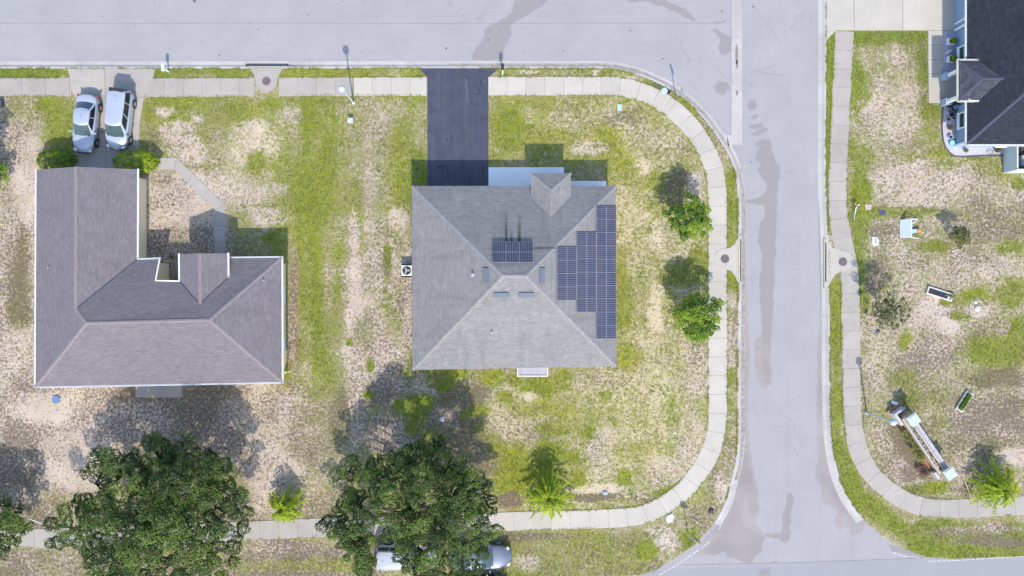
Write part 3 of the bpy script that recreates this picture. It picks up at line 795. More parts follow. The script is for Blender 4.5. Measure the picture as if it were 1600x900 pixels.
# oil drips, pebbles and scuffs on the asphalt
mb = MB()
for x, y, r_ in ((240, 3, 1), (303, 1, 3), (324, 3, .8), (481, 23, 1.6), (342, 86, 1.8), (314, 65, 1), (590, 39, 1), (697, 75, 2), (763, 62, 1.6), (541, 73, 1), (565, 80, .9), (566, 83, .9), (459, 73, .8),
                 (483, 92, 1.2), (985, 47, 1.5), (961, 51, .8), (1037, 91, 2), (984, 84, .9), (880, 79, 1.8), (818, 83, .8), (1128, 17, 1.6), (1266, 258, .8), (1188, 661, 1), (1271, 681, .8), (1238, 778, 1), (1304, 876, 1.2),
                 (535, 2, 1.2), (570, 1, 1.2), (360, 12, 1), (1178, 10, 1.8), (1199, 786, 1), (1248, 620, 1), (1208, 45, .8)):
    c_ = px2([(x, y)])[0]; n_ = 9; e_ = random.uniform(.6, 1)
    mb.add([(c_[0] + r_ / 20 * random.uniform(.6, 1.2) * math.cos(t * 6.283 / n_), c_[1] + r_ / 20 * e_ * random.uniform(.6, 1.2) * math.sin(t * 6.283 / n_), ROAD_Z + .006) for t in range(n_)], [tuple(range(n_))])
struct(mb.build("road_spots", plain("oil_spot", (0.10, 0.10, 0.11), .8, var=.3)))
mb = MB()
for pts in ([(1176, 5), (1200, 38), (1222, 70)], [(1176, 8), (1180, 30)], [(1172, 114), (1194, 108), (1214, 100)], [(1190, 113), (1228, 118)], [(1203, 88), (1220, 92)], [(1256, 700), (1244, 672), (1236, 655)],
            [(1120, 106), (1128, 116), (1134, 119)], [(745, 30), (755, 18)], [(748, 32), (760, 16)]):
    flat_line(mb, pts, .035, ROAD_Z + .005)
struct(mb.build("road_scuffs", plain("tyre_scuff", (0.20, 0.195, 0.20), .8, var=.25)))
# ---- kerbs
def slab_tint(n): return 0.86 + .2 * rng.random(n)
def sweep(name, pts, prof, mat, joint=2.75, gap=.014, smooth_step=.35, parent=None, jig=0.0):
    """profile (offset to the left of travel, z) swept along pts in separate cast lengths"""
    a = catmull(px2(pts), smooth_step); L = arclen(a)
    V, F, C = [], [], []
    s = 0
    while s < L[-1] - .05:
        e = min(s + joint, L[-1]); t = np.arange(s, e, smooth_step); t = np.append(t[t < e - gap - .02], e - gap)
        x = np.interp(t, L, a[:, 0]); y = np.interp(t, L, a[:, 1])
        x2 = np.interp(t + .05, L, a[:, 0]); y2 = np.interp(t + .05, L, a[:, 1])
        x1 = np.interp(t - .05, L, a[:, 0]); y1 = np.interp(t - .05, L, a[:, 1])
        dx, dy = x2 - x1, y2 - y1; n = np.hypot(dx, dy) + 1e-9; nx, ny = -dy / n, dx / n
        o = len(V); k = len(prof); tint = random.choice((.93, .97, .99, 1.0, 1.01)) + random.uniform(-.015, .015); dz = random.uniform(-jig, jig)
        for i in range(len(t)):
            for (off, z) in prof:
                V.append((x[i] + nx[i] * off, y[i] + ny[i] * off, z + dz)); C.append((tint, tint * .995, tint * .985, 1))
        for i in range(len(t) - 1):
            for j in range(k):
                q = (j + 1) % k
                F.append((o + i * k + j, o + i * k + q, o + (i + 1) * k + q, o + (i + 1) * k + j))
        for b in (o, o + (len(t) - 1) * k):   # end caps as quads fan
            for j in range(1, k - 2, 2):
                F.append((b, b + j, b + j + 1, b + j + 2) if j + 2 < k else (b, b + j, b + j + 1, b + j + 1))
        s = e
    return np_mesh(name, V, F, mat, parent, colors=C)
KERB = [(0, -.3), (0, .018), (.02, .024), (.14, .02), (.27, -.062), (.30, -.078), (.33, -.082), (.60, -.078), (.60, -.3), (.3, -.3)]
K1 = [(-1200, 107), (0, 107), (400, 107), (900, 107), (950, 107.5), (987, 114), (1017, 125), (1050, 142), (1082, 167), (1105, 192), (1125, 220), (1137, 240),
      (1147, 265), (1152, 300), (1153, 375), (1153, 500), (1152, 600), (1152, 675), (1150, 715), (1142, 750), (1132, 787), (1116, 817)]
K2 = [(1349, 811), (1330, 785), (1315, 755), (1305, 720), (1299, 675), (1297, 600), (1296, 450), (1294, 360), (1291, 300), (1291, 100), (1291, -600)]
struct(sweep("kerb", K1, KERB, M_kerb)); struct(sweep("kerb", K2, KERB, M_kerb))
# flow-line grime: thin silt film in the gutters
M_silt = plain("gutter_silt", (0.26, 0.225, 0.205), .9, var=.3, nscale=3)
def film(pts, off, w, z, s0=0, s1=1):
    a = catmull(px2(pts), .3); L = arclen(a); t = np.arange(L[-1] * s0, L[-1] * s1, .25)
    x = np.interp(t, L, a[:, 0]); y = np.interp(t, L, a[:, 1]); x2 = np.interp(t + .05, L, a[:, 0]); y2 = np.interp(t + .05, L, a[:, 1])
    n = np.hypot(x2 - x, y2 - y) + 1e-9; nx, ny = -(y2 - y) / n, (x2 - x) / n
    wv = w * (.35 + 1.3 * fbm(t * .8, t * 0 + off, 77)); mb = MB()
    for i in range(len(t) - 1):
        mb.add([(x[i] + nx[i] * (off - wv[i] / 2), y[i] + ny[i] * (off - wv[i] / 2), z), (x[i + 1] + nx[i + 1] * (off - wv[i + 1] / 2), y[i + 1] + ny[i + 1] * (off - wv[i + 1] / 2), z),
                (x[i + 1] + nx[i + 1] * (off + wv[i + 1] / 2), y[i + 1] + ny[i + 1] * (off + wv[i + 1] / 2), z), (x[i] + nx[i] * (off + wv[i] / 2), y[i] + ny[i] * (off + wv[i] / 2), z)], [(0, 3, 2, 1)])
    return mb
mb = film([(700, 107), (900, 107), (950, 107.5), (987, 114), (1017, 125), (1050, 142), (1082, 167), (1105, 192), (1125, 220), (1137, 240), (1147, 265), (1152, 300), (1153, 375)], .345, .10, -.072)
struct(mb.build("gutter_silt", M_silt))
mb = film([(1147, 265), (1152, 300), (1153, 375), (1153, 500), (1152, 675), (1150, 715), (1142, 750)], .42, .34, -.074)
struct(mb.build("gutter_silt", M_silt))
# valley gutter crossing the top street
VG = [(0, -.3), (0, -.070), (.42, -.080), (.85, -.070), (.85, -.3), (.4, -.3)]
struct(sweep("valley_gutter", [(1160, 226), (1160, 100), (1160, -500)], VG, M_kerb, joint=4.2))
M_oil = plain("gutter_stain", (0.20, 0.17, 0.14), .8, var=.2)
mb = MB()
for cx, cy, rx_, ry_ in ((1151.5, 85, 2.2, 16), (1152, 100, 1.5, 8), (1152, 145, 1.6, 5)):
    c = px2([(cx, cy)])[0]; n = 18
    pts = [(c[0] + rx_ / 20 * math.cos(t * 2 * math.pi / n) * random.uniform(.7, 1.2), c[1] + ry_ / 20 * math.sin(t * 2 * math.pi / n) * random.uniform(.8, 1.1), -.062) for t in range(n)]
    mb.add(pts, [tuple(range(n))])
struct(mb.build("gutter_stain", M_oil))
# fillet of concrete between kerb return and valley gutter
mb = MB(); mb.prism(px2([(1131, 207), (1136, 210), (1144, 211), (1144, 300), (1150, 300), (1147, 262), (1138, 238)]), -.3, -.075)
o = mb.build("kerb_fillet", M_kerb); struct(o)
a_ = o.data.color_attributes.new("tint", 'FLOAT_COLOR', 'POINT'); a_.data.foreach_set("color", [1.0] * (4 * len(o.data.vertices)))

# ---- sidewalks: separate cast slabs
WALK = [(-.725, -.2), (-.725, .026), (-.705, .034), (.705, .034), (.725, .026), (.725, -.2)]
def walk(pts, mat, joint=1.47, jig=.003):
    return struct(sweep("sidewalk", pts, WALK, mat, joint, .016, .3, jig=jig))
MAINWALK = [(763, 134.5), (850, 134.5), (935, 134.3), (965, 135), (1000, 143), (1031, 157), (1061, 179), (1085, 205), (1100, 228), (1109, 247), (1116, 267), (1120.5, 300),
            (1121, 350), (1121, 400), (1121, 500), (1121, 600), (1120, 665), (1115, 692), (1104, 718), (1088, 743), (1069, 766), (1045, 784), (1022, 797), (1000, 805),
            (950, 810), (843, 813), (700, 818), (500, 824), (382, 829.5), (200, 836), (0, 843), (-400, 859), (-900, 879)]
RIGHTWALK = [(1319.5, 49), (1316, 120), (1311, 225), (1308.5, 312), (1311, 345), (1318, 382), (1325, 410), (1328, 440), (1329, 500), (1330, 560), (1331.5, 620), (1335, 675),
             (1340, 699), (1350, 723), (1368, 747), (1389, 766), (1411, 780), (1436, 790), (1471, 794.5), (1530, 793), (1600, 789.5), (1900, 775), (2400, 750)]
i_old = MAINWALK.index((700, 818))
walk(MAINWALK[:i_old + 1], M_conc); walk(MAINWALK[i_old:], M_conc_old)
walk([(553, 135.5), (667, 135)], M_conc); walk([(436, 135.7), (551, 135.5)], M_conc_old); walk([(228, 137), (398, 136)], M_conc_old)
walk([(-1200, 136), (0, 136), (112, 136)], M_conc_old, joint=1.87)
walk(RIGHTWALK, M_conc_old)

def slab(name, poly, z0, z1, mat, tint=1.0, bevel=.008):
    mb = MB(); mb.prism(px2(poly), z0, z1)
    o = mb.build(name, mat)
    a = o.data.color_attributes.new("tint", 'FLOAT_COLOR', 'POINT')
    a.data.foreach_set("color", [tint, tint, tint * .99, 1.0] * len(o.data.vertices))
    if bevel:
        b = o.modifiers.new("bevel", 'BEVEL'); b.width = bevel; b.segments = 1; b.limit_method = 'ANGLE'
    return struct(o)
def slabs(name, polys, z0, z1, mat, **k):
    """one object cast in several bays"""
    mb = MB(); tints = []
    for p in polys:
        n0 = len(mb.v); mb.prism(px2(p), z0, z1); t = random.uniform(.93, 1.05); tints += [t, t, t, 1] * (len(mb.v) - n0)
    o = mb.build(name, mat); a = o.data.color_attributes.new("tint", 'FLOAT_COLOR', 'POINT'); a.data.foreach_set("color", tints)
    b = o.modifiers.new("bevel", 'BEVEL'); b.width = .008; b.segments = 1; b.limit_method = 'ANGLE'
    return struct(o)
# left house driveway, two strips of bays
slabs("driveway", [
    [(106, 107), (163.6, 107), (164.6, 152), (119, 152), (112, 143), (110, 125)], [(164.1, 107), (243, 107), (239, 122), (225, 152), (165.1, 152)],
    [(119, 152.4), (164.9, 152.4), (165.5, 192), (118, 192)], [(165.4, 152.4), (225, 152.4), (218, 192), (166, 192)],
    [(118, 192.4), (165.5, 192.4), (165.5, 229), (117, 229)], [(166, 192.4), (218, 192.4), (216.5, 229), (166, 229)],
    [(117, 229.5), (165.5, 229.5), (165.5, 290), (117, 290)], [(166, 229.5), (216.5, 229.5), (216.5, 290), (166, 290)]], -.2, .038, M_conc_old)
# main house sealed driveway
mb = MB(); mb.prism(px2([(655, 107.2), (779, 107.2), (763, 121), (763, 300), (668, 300), (668, 121)]), -.2, .040)
struct(mb.build("driveway", M_seal))
mb = MB()
def blob(cx, cy, rx_, ry_, z, ang=0, n=12):
    c = px2([(cx, cy)])[0]; a = math.radians(ang); pts = []
    for k in range(n):
        t = 2 * math.pi * k / n; r = random.uniform(.6, 1.2); x = rx_ / 20 * r * math.cos(t); y = ry_ / 20 * r * math.sin(t)
        pts.append((c[0] + x * math.cos(a) - y * math.sin(a), c[1] + x * math.sin(a) + y * math.cos(a), z))
    mb.add(pts, [tuple(range(n))])
for q in ((751, 128, .8, 9, 8), (749, 142, 1, 6, 25), (745, 147, 5, .8, 10), (732, 122, 2, 1, 0), (722, 136, 1.5, .8, 0), (705, 215, 1, 9, 4), (690, 260, 6, 2.5, 0), (700, 271, 1.2, 12, 4),
          (755, 265, 2, 7, 0), (726, 282, 1.5, 1.5, 0), (732, 262, 1, 1, 0), (759, 281, 1.6, 1.6, 0), (752, 190, .8, 4, 0), (757, 205, 2, .8, 0), (698, 218, 2.4, 1.6, 0), (742, 222, 1, 1, 0), (756, 172, 1.4, .6, 20)):
    blob(q[0], q[1], q[2], q[3], .044, q[4])
for _ in range(46): blob(random.uniform(722, 761), random.uniform(118, 285), random.uniform(.3, .8), random.uniform(.3, .8), .044)
struct(mb.build("driveway_patches", M_patch))
# crumbs of sealer worn off: paler scuffs
mb = MB()
for q in ((728, 130, 2, 10), (730, 150, 1.5, 14), (672, 212, .8, 7), (741, 155, .6, 3), (757, 127, 2, 2.4)): blob(q[0], q[1], q[2], q[3], .043)
struct(mb.build("driveway_scuffs", plain("worn_sealer", (0.075, 0.08, 0.115), .8, var=.3)))
# right house driveway + front walk
slabs("driveway", [[(1291, -70), (1334, -70), (1334, 47.5), (1306, 47.5), (1291, 63)], [(1334.5, -70), (1410, -70), (1410, 47.5), (1334.5, 47.5)],
                   [(1410.5, -70), (1494, -70), (1494, 47.5), (1410.5, 47.5)]], -.2, .046, M_conc)
slabs("front_walk", [[(1450, 48), (1473, 48), (1473, 70), (1450, 70)], [(1450, 70.4), (1473, 70.4), (1473, 93), (1450, 93)], [(1450, 93.4), (1473, 93.4), (1473, 115), (1450.5, 115)],
                     [(1450.5, 115.4), (1500, 115.4), (1500, 160), (1474, 162), (1451, 160)]], -.2, .05, M_conc)
# left house path
slabs("garden_path", [[(248, 247), (276, 246.5), (272, 265), (248, 264)], [(276.5, 247), (301, 271), (294, 286), (272.6, 265)], [(301.4, 271.4), (326, 295), (316, 308), (294.4, 286.4)],
                      [(326.4, 295.4), (352, 320), (335.5, 327), (316.4, 308.4)], [(352, 320.5), (352.5, 352.5), (335, 352.5), (335.5, 327.5)], [(352.5, 353), (352.5, 378), (335, 378), (335, 353)],
                      [(352.5, 378.5), (352.5, 412), (335, 412), (335, 378.5)]], -.15, .03, M_conc_old)
# rear patio of the left house, porch slab of the main house
slab("patio", [(212, 600), (285, 600), (285, 621), (212, 621)], -.1, .05, M_conc_old, .95)
M_slabw = concrete("painted_white_concrete", (0.80, 0.81, 0.84), .03, .04)
slab("porch_slab", [(763.3, 261.5), (881, 261.5), (881, 300), (763.3, 300)], -.1, .07, M_slabw)
slab("porch_slab", [(892, 283), (947, 283), (947, 300), (892, 300)], -.1, .06, M_slabw)

# ---- storm drain aprons with slots
def apron(cx, cy, r, flare, z=.05):
    mb = MB(); n = 40
    mb.prism(px2([(cx + r * math.cos(2 * math.pi * k / n), cy + r * math.sin(2 * math.pi * k / n)) for k in range(n)]), -.2, z + .004)
    mb.prism(px2(flare), -.2, z)
    o = mb.build("drain_apron", M_conc_old if cy < 200 else M_conc)
    a = o.data.color_attributes.new("tint", 'FLOAT_COLOR', 'POINT'); a.data.foreach_set("color", [.93, .93, .93, 1] * len(o.data.vertices))
    struct(o)
def flare_pts(c0, c1, edge_at, mouth, n=8):
    return None
apron(416, 127, 17, [(385, 102.5), (450, 102.5), (442, 108), (436, 118), (433, 127), (399, 127), (397, 117), (392, 109)])
apron(1132, 404, 15.5, [(1132, 388), (1140, 387), (1148, 381), (1152, 372), (1158.5, 366), (1158.5, 446), (1152, 440), (1148, 430), (1142, 423), (1132, 420)])
apron(1316, 408, 16, [(1287.5, 372), (1293, 376), (1300, 387), (1312, 391), (1316, 392), (1316, 424), (1306, 428), (1299, 438), (1294, 448), (1287.5, 450)])
mb = MB()
M_void = plain("drain_opening", (0.006, 0.006, 0.007), .9, var=.05)
mb.prism(px2([(384, 101.2), (450, 101.2), (450, 103.2), (384, 103.2)]), -.1, .056)
mb.prism(px2([(450, 101.2), (470, 101.8), (470, 102.6), (450, 103.2)]), -.1, -.05)
struct(mb.build("drain_slot", M_void))
mb = MB(); mb.prism(px2([(1289, 379), (1290.8, 379), (1290.8, 440), (1289, 440)]), -.1, .056); struct(mb.build("drain_slot", M_void))
mb = MB(); mb.prism(px2([(1156.5, 374), (1157.8, 374), (1157.8, 440), (1156.5, 440)]), -.1, .056); struct(mb.build("drain_slot", M_void))

HARD = []   # polygons (metres) where no grass grows
for p in ([(104, 107), (245, 107), (220, 152), (217, 290), (117, 290), (118, 152)], [(655, 107), (779, 107), (763, 121), (763, 300), (668, 300), (668, 121)],
          [(1291, -70), (1500, -70), (1500, 48), (1306, 48), (1291, 63)], [(1450, 48), (1500, 48), (1500, 162), (1450, 160)],
          [(248, 246), (277, 246), (353, 320), (353, 412), (334, 412), (334, 326), (272, 265), (248, 265)], [(212, 600), (286, 600), (286, 622), (212, 622)],
          [(763, 261), (882, 261), (882, 300), (763, 300)], [(892, 283), (948, 283), (948, 300), (892, 300)],
          [(85, 280), (238, 280), (238, 410), (447, 410), (447, 590), (85, 590)], [(655, 297), (952, 297), (952, 570), (655, 570)],
          [(1472, 48), (1700, 48), (1700, 244), (1490, 244), (1474, 230)], [(399, 105), (440, 105), (434, 145), (398, 145)], [(1116, 370), (1160, 370), (1160, 440), (1116, 425)],
          [(1288, 372), (1316, 390), (1330, 424), (1288, 450)]):
    HARD.append(px2(p))
WALKS = [px2(MAINWALK), px2(RIGHTWALK), px2([(-900, 136), (112, 136)]), px2([(228, 137), (667, 135)])]
def hard_at(x, y, margin=0.0):
    m = inside(ROAD, x, y)
    for p in HARD: m |= inside(p, x, y)
    for w in WALKS: m |= nearest(w, x, y, False)[0] < .725 + margin
    return m
# ---- grass tufts: short splayed blades
def tufts(n, size, height, lo, name, mat):
    x = rng.uniform(-42, 42, n); y = rng.uniform(-24, 24, n)
    c = cover_at(x, y)
    keep = (rng.random(n) < np.clip((c[:, 1] - lo) * 1.6, 0, 1) * (1 - .75 * np.clip(c[:, 0] * 1.3, 0, 1))) & ~hard_at(x, y, -.09)
    x, y, c = x[keep], y[keep], c[keep]; n = len(x)
    V = []; k = 4; ang = rng.uniform(0, 6.28, (n, k)) ; s = size * rng.uniform(.5, 1.3, (n, k)); h = height * rng.uniform(.4, 1.2, (n, k))
    bw = .022
    A = np.stack([x[:, None] - bw * np.sin(ang), y[:, None] + bw * np.cos(ang), np.zeros((n, k)) - .01], 2)
    B = np.stack([x[:, None] + bw * np.sin(ang), y[:, None] - bw * np.cos(ang), np.zeros((n, k)) - .01], 2)
    T = np.stack([x[:, None] + s * np.cos(ang), y[:, None] + s * np.sin(ang), h], 2)
    V = np.stack([A, B, T], 2).reshape(-1, 3)
    F = np.arange(len(V)).reshape(-1, 3)
    C = np.repeat(np.stack([c[:, 0] * .15, np.minimum(1, c[:, 1] * 1.25 + .1), c[:, 2] * .3, c[:, 3]], 1), 3 * k, axis=0)
    return np_mesh(name, V, F, mat, colors=C, cname="cover")
g = tufts(150000, .085, .07, .18, "grass", M_ground)
g['kind'] = 'stuff'
g = tufts(42000, .15, .13, .42, "grass", M_ground)
g['kind'] = 'stuff'; g.name = 'tall_grass'

# ragged grass fringe growing over slab edges
def fringe(path_px, hw_, dens, name):
    a = catmull(px2(path_px), .3); L = arclen(a); V = []; C = []
    n = int(L[-1] * dens); t = rng.uniform(0, L[-1], n); x = np.interp(t, L, a[:, 0]); y = np.interp(t, L, a[:, 1]); x2 = np.interp(t + .05, L, a[:, 0]); y2 = np.interp(t + .05, L, a[:, 1])
    d = np.hypot(x2 - x, y2 - y) + 1e-9; nx, ny = -(y2 - y) / d, (x2 - x) / d; s = np.where(rng.random(n) < .5, -1, 1); o = hw_ + rng.uniform(-.0, .10, n)
    w = (fbm(t * .9, t * 0 + 5, 88) > .46); bx_ = x + nx * o * s; by_ = y + ny * o * s
    ok = w & (np.abs(bx_) < 41) & (np.abs(by_) < 24); c = cover_at(bx_, by_); ok &= c[:, 1] > .3
    bx_, by_, nx, ny, s, c = bx_[ok], by_[ok], nx[ok], ny[ok], s[ok], c[ok]; n = len(bx_)
    for k in range(3):
        ang = rng.normal(0, .8, n); dx = -(nx * np.cos(ang) - ny * np.sin(ang)) * s; dy = -(nx * np.sin(ang) + ny * np.cos(ang)) * s; l = rng.uniform(.08, .2, n)
        A = np.stack([bx_ - dy * .03, by_ + dx * .03, np.zeros(n)], 1); B = np.stack([bx_ + dy * .03, by_ - dx * .03, np.zeros(n)], 1); T = np.stack([bx_ + dx * l, by_ + dy * l, rng.uniform(.045, .09, n)], 1)
        V.append(np.stack([A, B, T], 1).reshape(-1, 3)); C.append(np.repeat(np.stack([c[:, 0] * .1, np.minimum(1, c[:, 1] + .2), c[:, 2] * .3, c[:, 3]], 1), 3, 0))
    return np.concatenate(V), np.concatenate(C)
vs_, cs_ = [], []
for pth, w_ in ((MAINWALK, .725), (RIGHTWALK, .725), ([(-900, 136), (100, 136)], .725), ([(236, 137), (390, 136)], .725), ([(446, 135), (660, 135)], .725), (K1, .0), (K2, .0)):
    v_, c_ = fringe(pth, w_, 34, ""); vs_.append(v_); cs_.append(c_)
V_ = np.concatenate(vs_); g = np_mesh("edge_grass", V_, np.arange(len(V_)).reshape(-1, 3), M_ground, colors=np.concatenate(cs_), cname="cover"); g['kind'] = 'stuff'
# ================================================================ houses
def plane_uv(pts):
    n = (pts[1] - pts[0]).cross(pts[2] - pts[0]).normalized()
    if n.z < 0: n = -n
    u = Vector((0, 0, 1)).cross(n)
    u = u.normalized() if u.length > 1e-6 else Vector((1, 0, 0))
    v = n.cross(u)
    return [(p.dot(u) + 100, p.dot(v) + 100) for p in pts]
def roof_mesh(planes, mat, parent, thick=.16, soffit=None):
    """planes: lists of Vectors, made into slabs with thickness; name roof"""
    mb = MB()
    for pl in planes:
        pl = [Vector(p) for p in pl]
        n = (pl[1] - pl[0]).cross(pl[2] - pl[0])
        if n.z < 0: pl = pl[::-1]
        mb.mi = 0
        mb.add(pl, [tuple(range(len(pl)))], [plane_uv(pl)])
        mb.mi = 1
        low = [p - Vector((0, 0, thick)) for p in pl]
        mb.add(low[::-1], [tuple(range(len(pl)))])
        k = len(pl)
        for i in range(k):
            j = (i + 1) % k
            mb.add([pl[i], low[i], low[j], pl[j]], [(0, 1, 2, 3)])
    return mb.build("roof", [mat, soffit or M_white], parent)
def strip3(mb, a, b, w, up=.018, drop=0.0):
    """ridge or hip cap: shallow folded strip from a to b made of short overlapping pieces"""
    a = Vector(a); b = Vector(b); d = (b - a); L = d.length; d.normalize()
    s = Vector((-d.y, d.x, 0)).normalized() * w / 2
    n = max(1, int(L / .3))
    for i in range(n):
        p = a + d * (L * i / n); q = a + d * (L * (i + 1) / n); z0 = Vector((0, 0, up)); z1 = Vector((0, 0, up + .012)); e = Vector((0, 0, -w * .5 * .36))
        mb.add([p + s + e + z0, p + z0, p - s + e + z0, q + s + e + z1, q + z1, q - s + e + z1], [(0, 1, 4, 3), (1, 2, 5, 4)],
               [[(i * .37 % 1 + k * .01, k * .1) for k in range(4)], [(i * .37 % 1 + .2, k * .1) for k in range(4)]])
def gutter(pts, parent, mat=None, w=.10, hang=.6, name="gutter"):
    """open white box gutter following pts (Vectors), offset outward already"""
    mb = MB()
    for a, b in zip(pts, pts[1:]):
        a = Vector(a); b = Vector(b); d = (b - a); L = d.length; d.normalize(); n = Vector((-d.y, d.x, 0)).normalized()
        rz = math.atan2(d.y, d.x); pitch = math.asin(max(-1, min(1, d.z)))
        M = (Matrix.Rotation(rz, 3, 'Z') @ Matrix.Rotation(-pitch, 3, 'Y'))
        c = (a + b) / 2
        mb.box(c - Vector((0, 0, .10)), (L + w, w, .015), M=M)
        mb.box(c + n * (w / 2 - .008) - Vector((0, 0, .045)), (L + w, .016, .11), M=M)
        mb.box(c - n * (w / 2 - .008) - Vector((0, 0, .045)), (L + w, .016, .11), M=M)
        k = int(L / .9)
        for i in range(k): mb.box(a + d * (L * (i + .5) / k) + Vector((0, 0, -.002)), (.03, w, .012), M=M)
    return mb.build(name, mat or M_white, parent)
def wall_ring(poly, h, mat, parent, z0=-.1):
    mb = MB(); mb.prism([(p[0], p[1]) for p in poly], z0, h)
    return mb.build("wall", mat, parent)
def window(parent, c, w, h, face, trim=None, depth=.05, name="window", glass=None, wide=.10):
    """window centred at c on a wall facing 'face' (angle of outward normal)"""
    R = Matrix.Rotation(face, 3, 'Z'); c = Vector(c)
    def at(s, o, z): return c + R @ Vector((o, s, z))
    f = MB()
    for s in (-1, 1): f.box(at(s * (w / 2 + wide / 2), depth / 2, 0), (depth, wide, h + 2 * wide), face)
    for s in (-1, 1): f.box(at(0, depth / 2 + .002, s * (h / 2 + wide / 2)), (depth, w, wide), face)
    f.box(at(0, .02, 0), (.04, w, .05), face)
    wd = f.build(name, trim or M_white, parent, bevel=.004)
    g = MB(); g.box(at(0, .008, 0), (.02, w - .004, h - .004), face); g.build("pane", glass or M_glass, wd)
    s = MB(); s.box(at(0, .075, -h / 2 - wide - .03), (.15, w + .3, .06), face); s.build("sill", trim or M_white, wd)
    return wd
def door(parent, c, w, h, face, mat, trim=None, name="door", panels=4):
    R = Matrix.Rotation(face, 3, 'Z'); c = Vector(c)
    def at(s, o, z): return c + R @ Vector((o, s, z))
    d = MB(); d.box(at(0, .02, h / 2), (.05, w, h), face)
    for i in range(panels): d.box(at(0, .05, h * (i + .5) / panels), (.02, w * .84, h / panels * .74), face)
    o = d.build(name, mat, parent, bevel=.004)
    f = MB()
    for s in (-1, 1): f.box(at(s * (w / 2 + .06), .03, h / 2), (.08, .12, h + .1), face)
    f.box(at(0, .03, h + .06), (.082, w, .12), face)
    f.build("door_frame", trim or M_white, o)
    if name == "door":
        k = MB(); k.cyl(at(w * .4, .04, 1.0), at(w * .4, .11, 1.0), .03, .035, 10); k.build("handle", M_metal, o)
    return o
def pipe_vent(parent, x, y, f, r=.05, h=.28, name="vent_pipe"):
    mb = MB(); z = f(x, y); mb.cyl((x, y, z - .1), (x, y, z + h), r, r, 10); mb.lathe((x, y, z - .05), [(r * 2.4, 0), (r * 2.0, .06), (r * 1.1, .12), (r, .16)], 12)
    return mb.build(name, M_grey, parent)

# ---------------------------------------------------------------- main house (hip roof, solar panels)
SH_main = shingle("weathered_grey_shingle", (0.155, 0.150, 0.150), (0.245, 0.240, 0.238), .8)
M_cap = plain("ridge_shingle", (0.215, 0.21, 0.208), .9, var=.2, nscale=5)
M_wallm = plain("pale_stucco", (0.62, 0.60, 0.56), .85, var=.05, bumpy=.2)
M_fascia = plain("grey_fascia", (0.36, 0.37, 0.39), .6)
mh = thing("house", "grey hip roofed house with solar panels between the black driveway and the curved sidewalk", "house", (0, 0, 0))
EH = 2.64
c_nw, c_ne, c_se, c_sw = P(643.5, 290.5, EH), P(962.5, 290.5, EH), P(963.3, 572.5, EH), P(644.5, 578, EH)
r_w, r_e = P(786, 431, 5.52), P(822, 431, 5.52)
roof_mesh([[c_nw, r_w, r_e, c_ne], [c_sw, c_se, r_e, r_w], [c_nw, c_sw, r_w], [c_ne, r_e, c_se]], SH_main, mh, .18, M_fascia)
fN = lambda x, y: EH + (c_nw.y - y) * (5.52 - EH) / (c_nw.y - r_w.y)
fS = lambda x, y: EH + (y - c_sw.y) * (5.52 - EH) / (r_w.y - c_sw.y)
fE = lambda x, y: EH + (c_ne.x - x) * (5.52 - EH) / (c_ne.x - r_e.x)
fW = lambda x, y: EH + (x - c_nw.x) * (5.52 - EH) / (r_w.x - c_nw.x)
for a, b in ((c_nw, r_w), (c_sw, r_w), (c_ne, r_e), (c_se, r_e), (r_w, r_e)):
    mb = MB(); strip3(mb, a, b, .26); mb.build("ridge_cap", M_cap, mh)
# entry roof
EE = 3.02
e_nw, e_ne = P(829.3, 270.5, EE), P(892, 270.5, EE)
e_ap = P(860.5, 297, 3.66); e_rr = P(861.5, 338.5, 3.66)
e_sw = hit(829.3, 308, fN); e_se = hit(892, 307, fN)
e_sw.x = e_nw.x; e_se.x = e_ne.x; e_ap.x = e_rr.x = (e_nw.x + e_ne.x) / 2
e_sw.z = e_se.z = EE; e_rr.z = fN(0, e_rr.y) + .01
o = roof_mesh([[e_nw, e_ap, e_ne], [e_nw, e_sw, e_rr, e_ap], [e_ne, e_ap, e_rr, e_se]], SH_main, mh, .14, M_fascia); o.name = "entry_roof"
for a, b in ((e_nw, e_ap), (e_ne, e_ap), (e_ap, e_rr)):
    mb = MB(); strip3(mb, a, b, .2); mb.build("ridge_cap", M_cap, mh)
wx0, wx1, wy0, wy1 = c_nw.x + .42, c_ne.x - .42, c_se.y + .42, c_nw.y - .42
wall_ring([(wx0, wy0), (wx1, wy0), (wx1, wy1 - 0.0), (3.9, wy1), (3.9, wy1 - 1.2), (1.9, wy1 - 1.2), (1.9, wy1), (wx0, wy1)], 2.5, M_wallm, mh)
for x in (e_nw.x + .35, e_ne.x - .35):
    mb = MB(); mb.box((x, e_nw.y - .38, 1.45), (.3, .3, 2.75)); mb.box((x, e_nw.y - .38, .18), (.42, .42, .24))
    mb.build("porch_column", M_white, mh, bevel=.01)
garage = MB(); gx0, gx1 = P(676, 0).x, P(755, 0).x
door(mh, ((gx0 + gx1) / 2, wy1, 0.05), gx1 - gx0, 2.15, math.pi / 2, M_white, name="garage_door")
door(mh, (2.9, wy1 - 1.2, .08), .95, 2.05, math.pi / 2, plain("dark_red_door", (0.16, 0.03, 0.03), .5))
for wxp in (5.3, 6.6): window(mh, (wxp, wy1, 1.45), .9, 1.25, math.pi / 2)
for wxp in (-6, -3, 4.8): window(mh, (wxp, wy0, 1.45), 1.2, 1.2, -math.pi / 2)
for wyp in (-3.5, 0.5, 4): window(mh, (wx1, wyp, 1.45), 1.0, 1.2, 0)
for wyp in (-3, 5): window(mh, (wx0, wyp, 1.45), 1.0, 1.2, math.pi)
door(mh, ((P(832, 0).x), wy0, .1), 1.7, 2.05, -math.pi / 2, M_glass, name="sliding_door", panels=1)
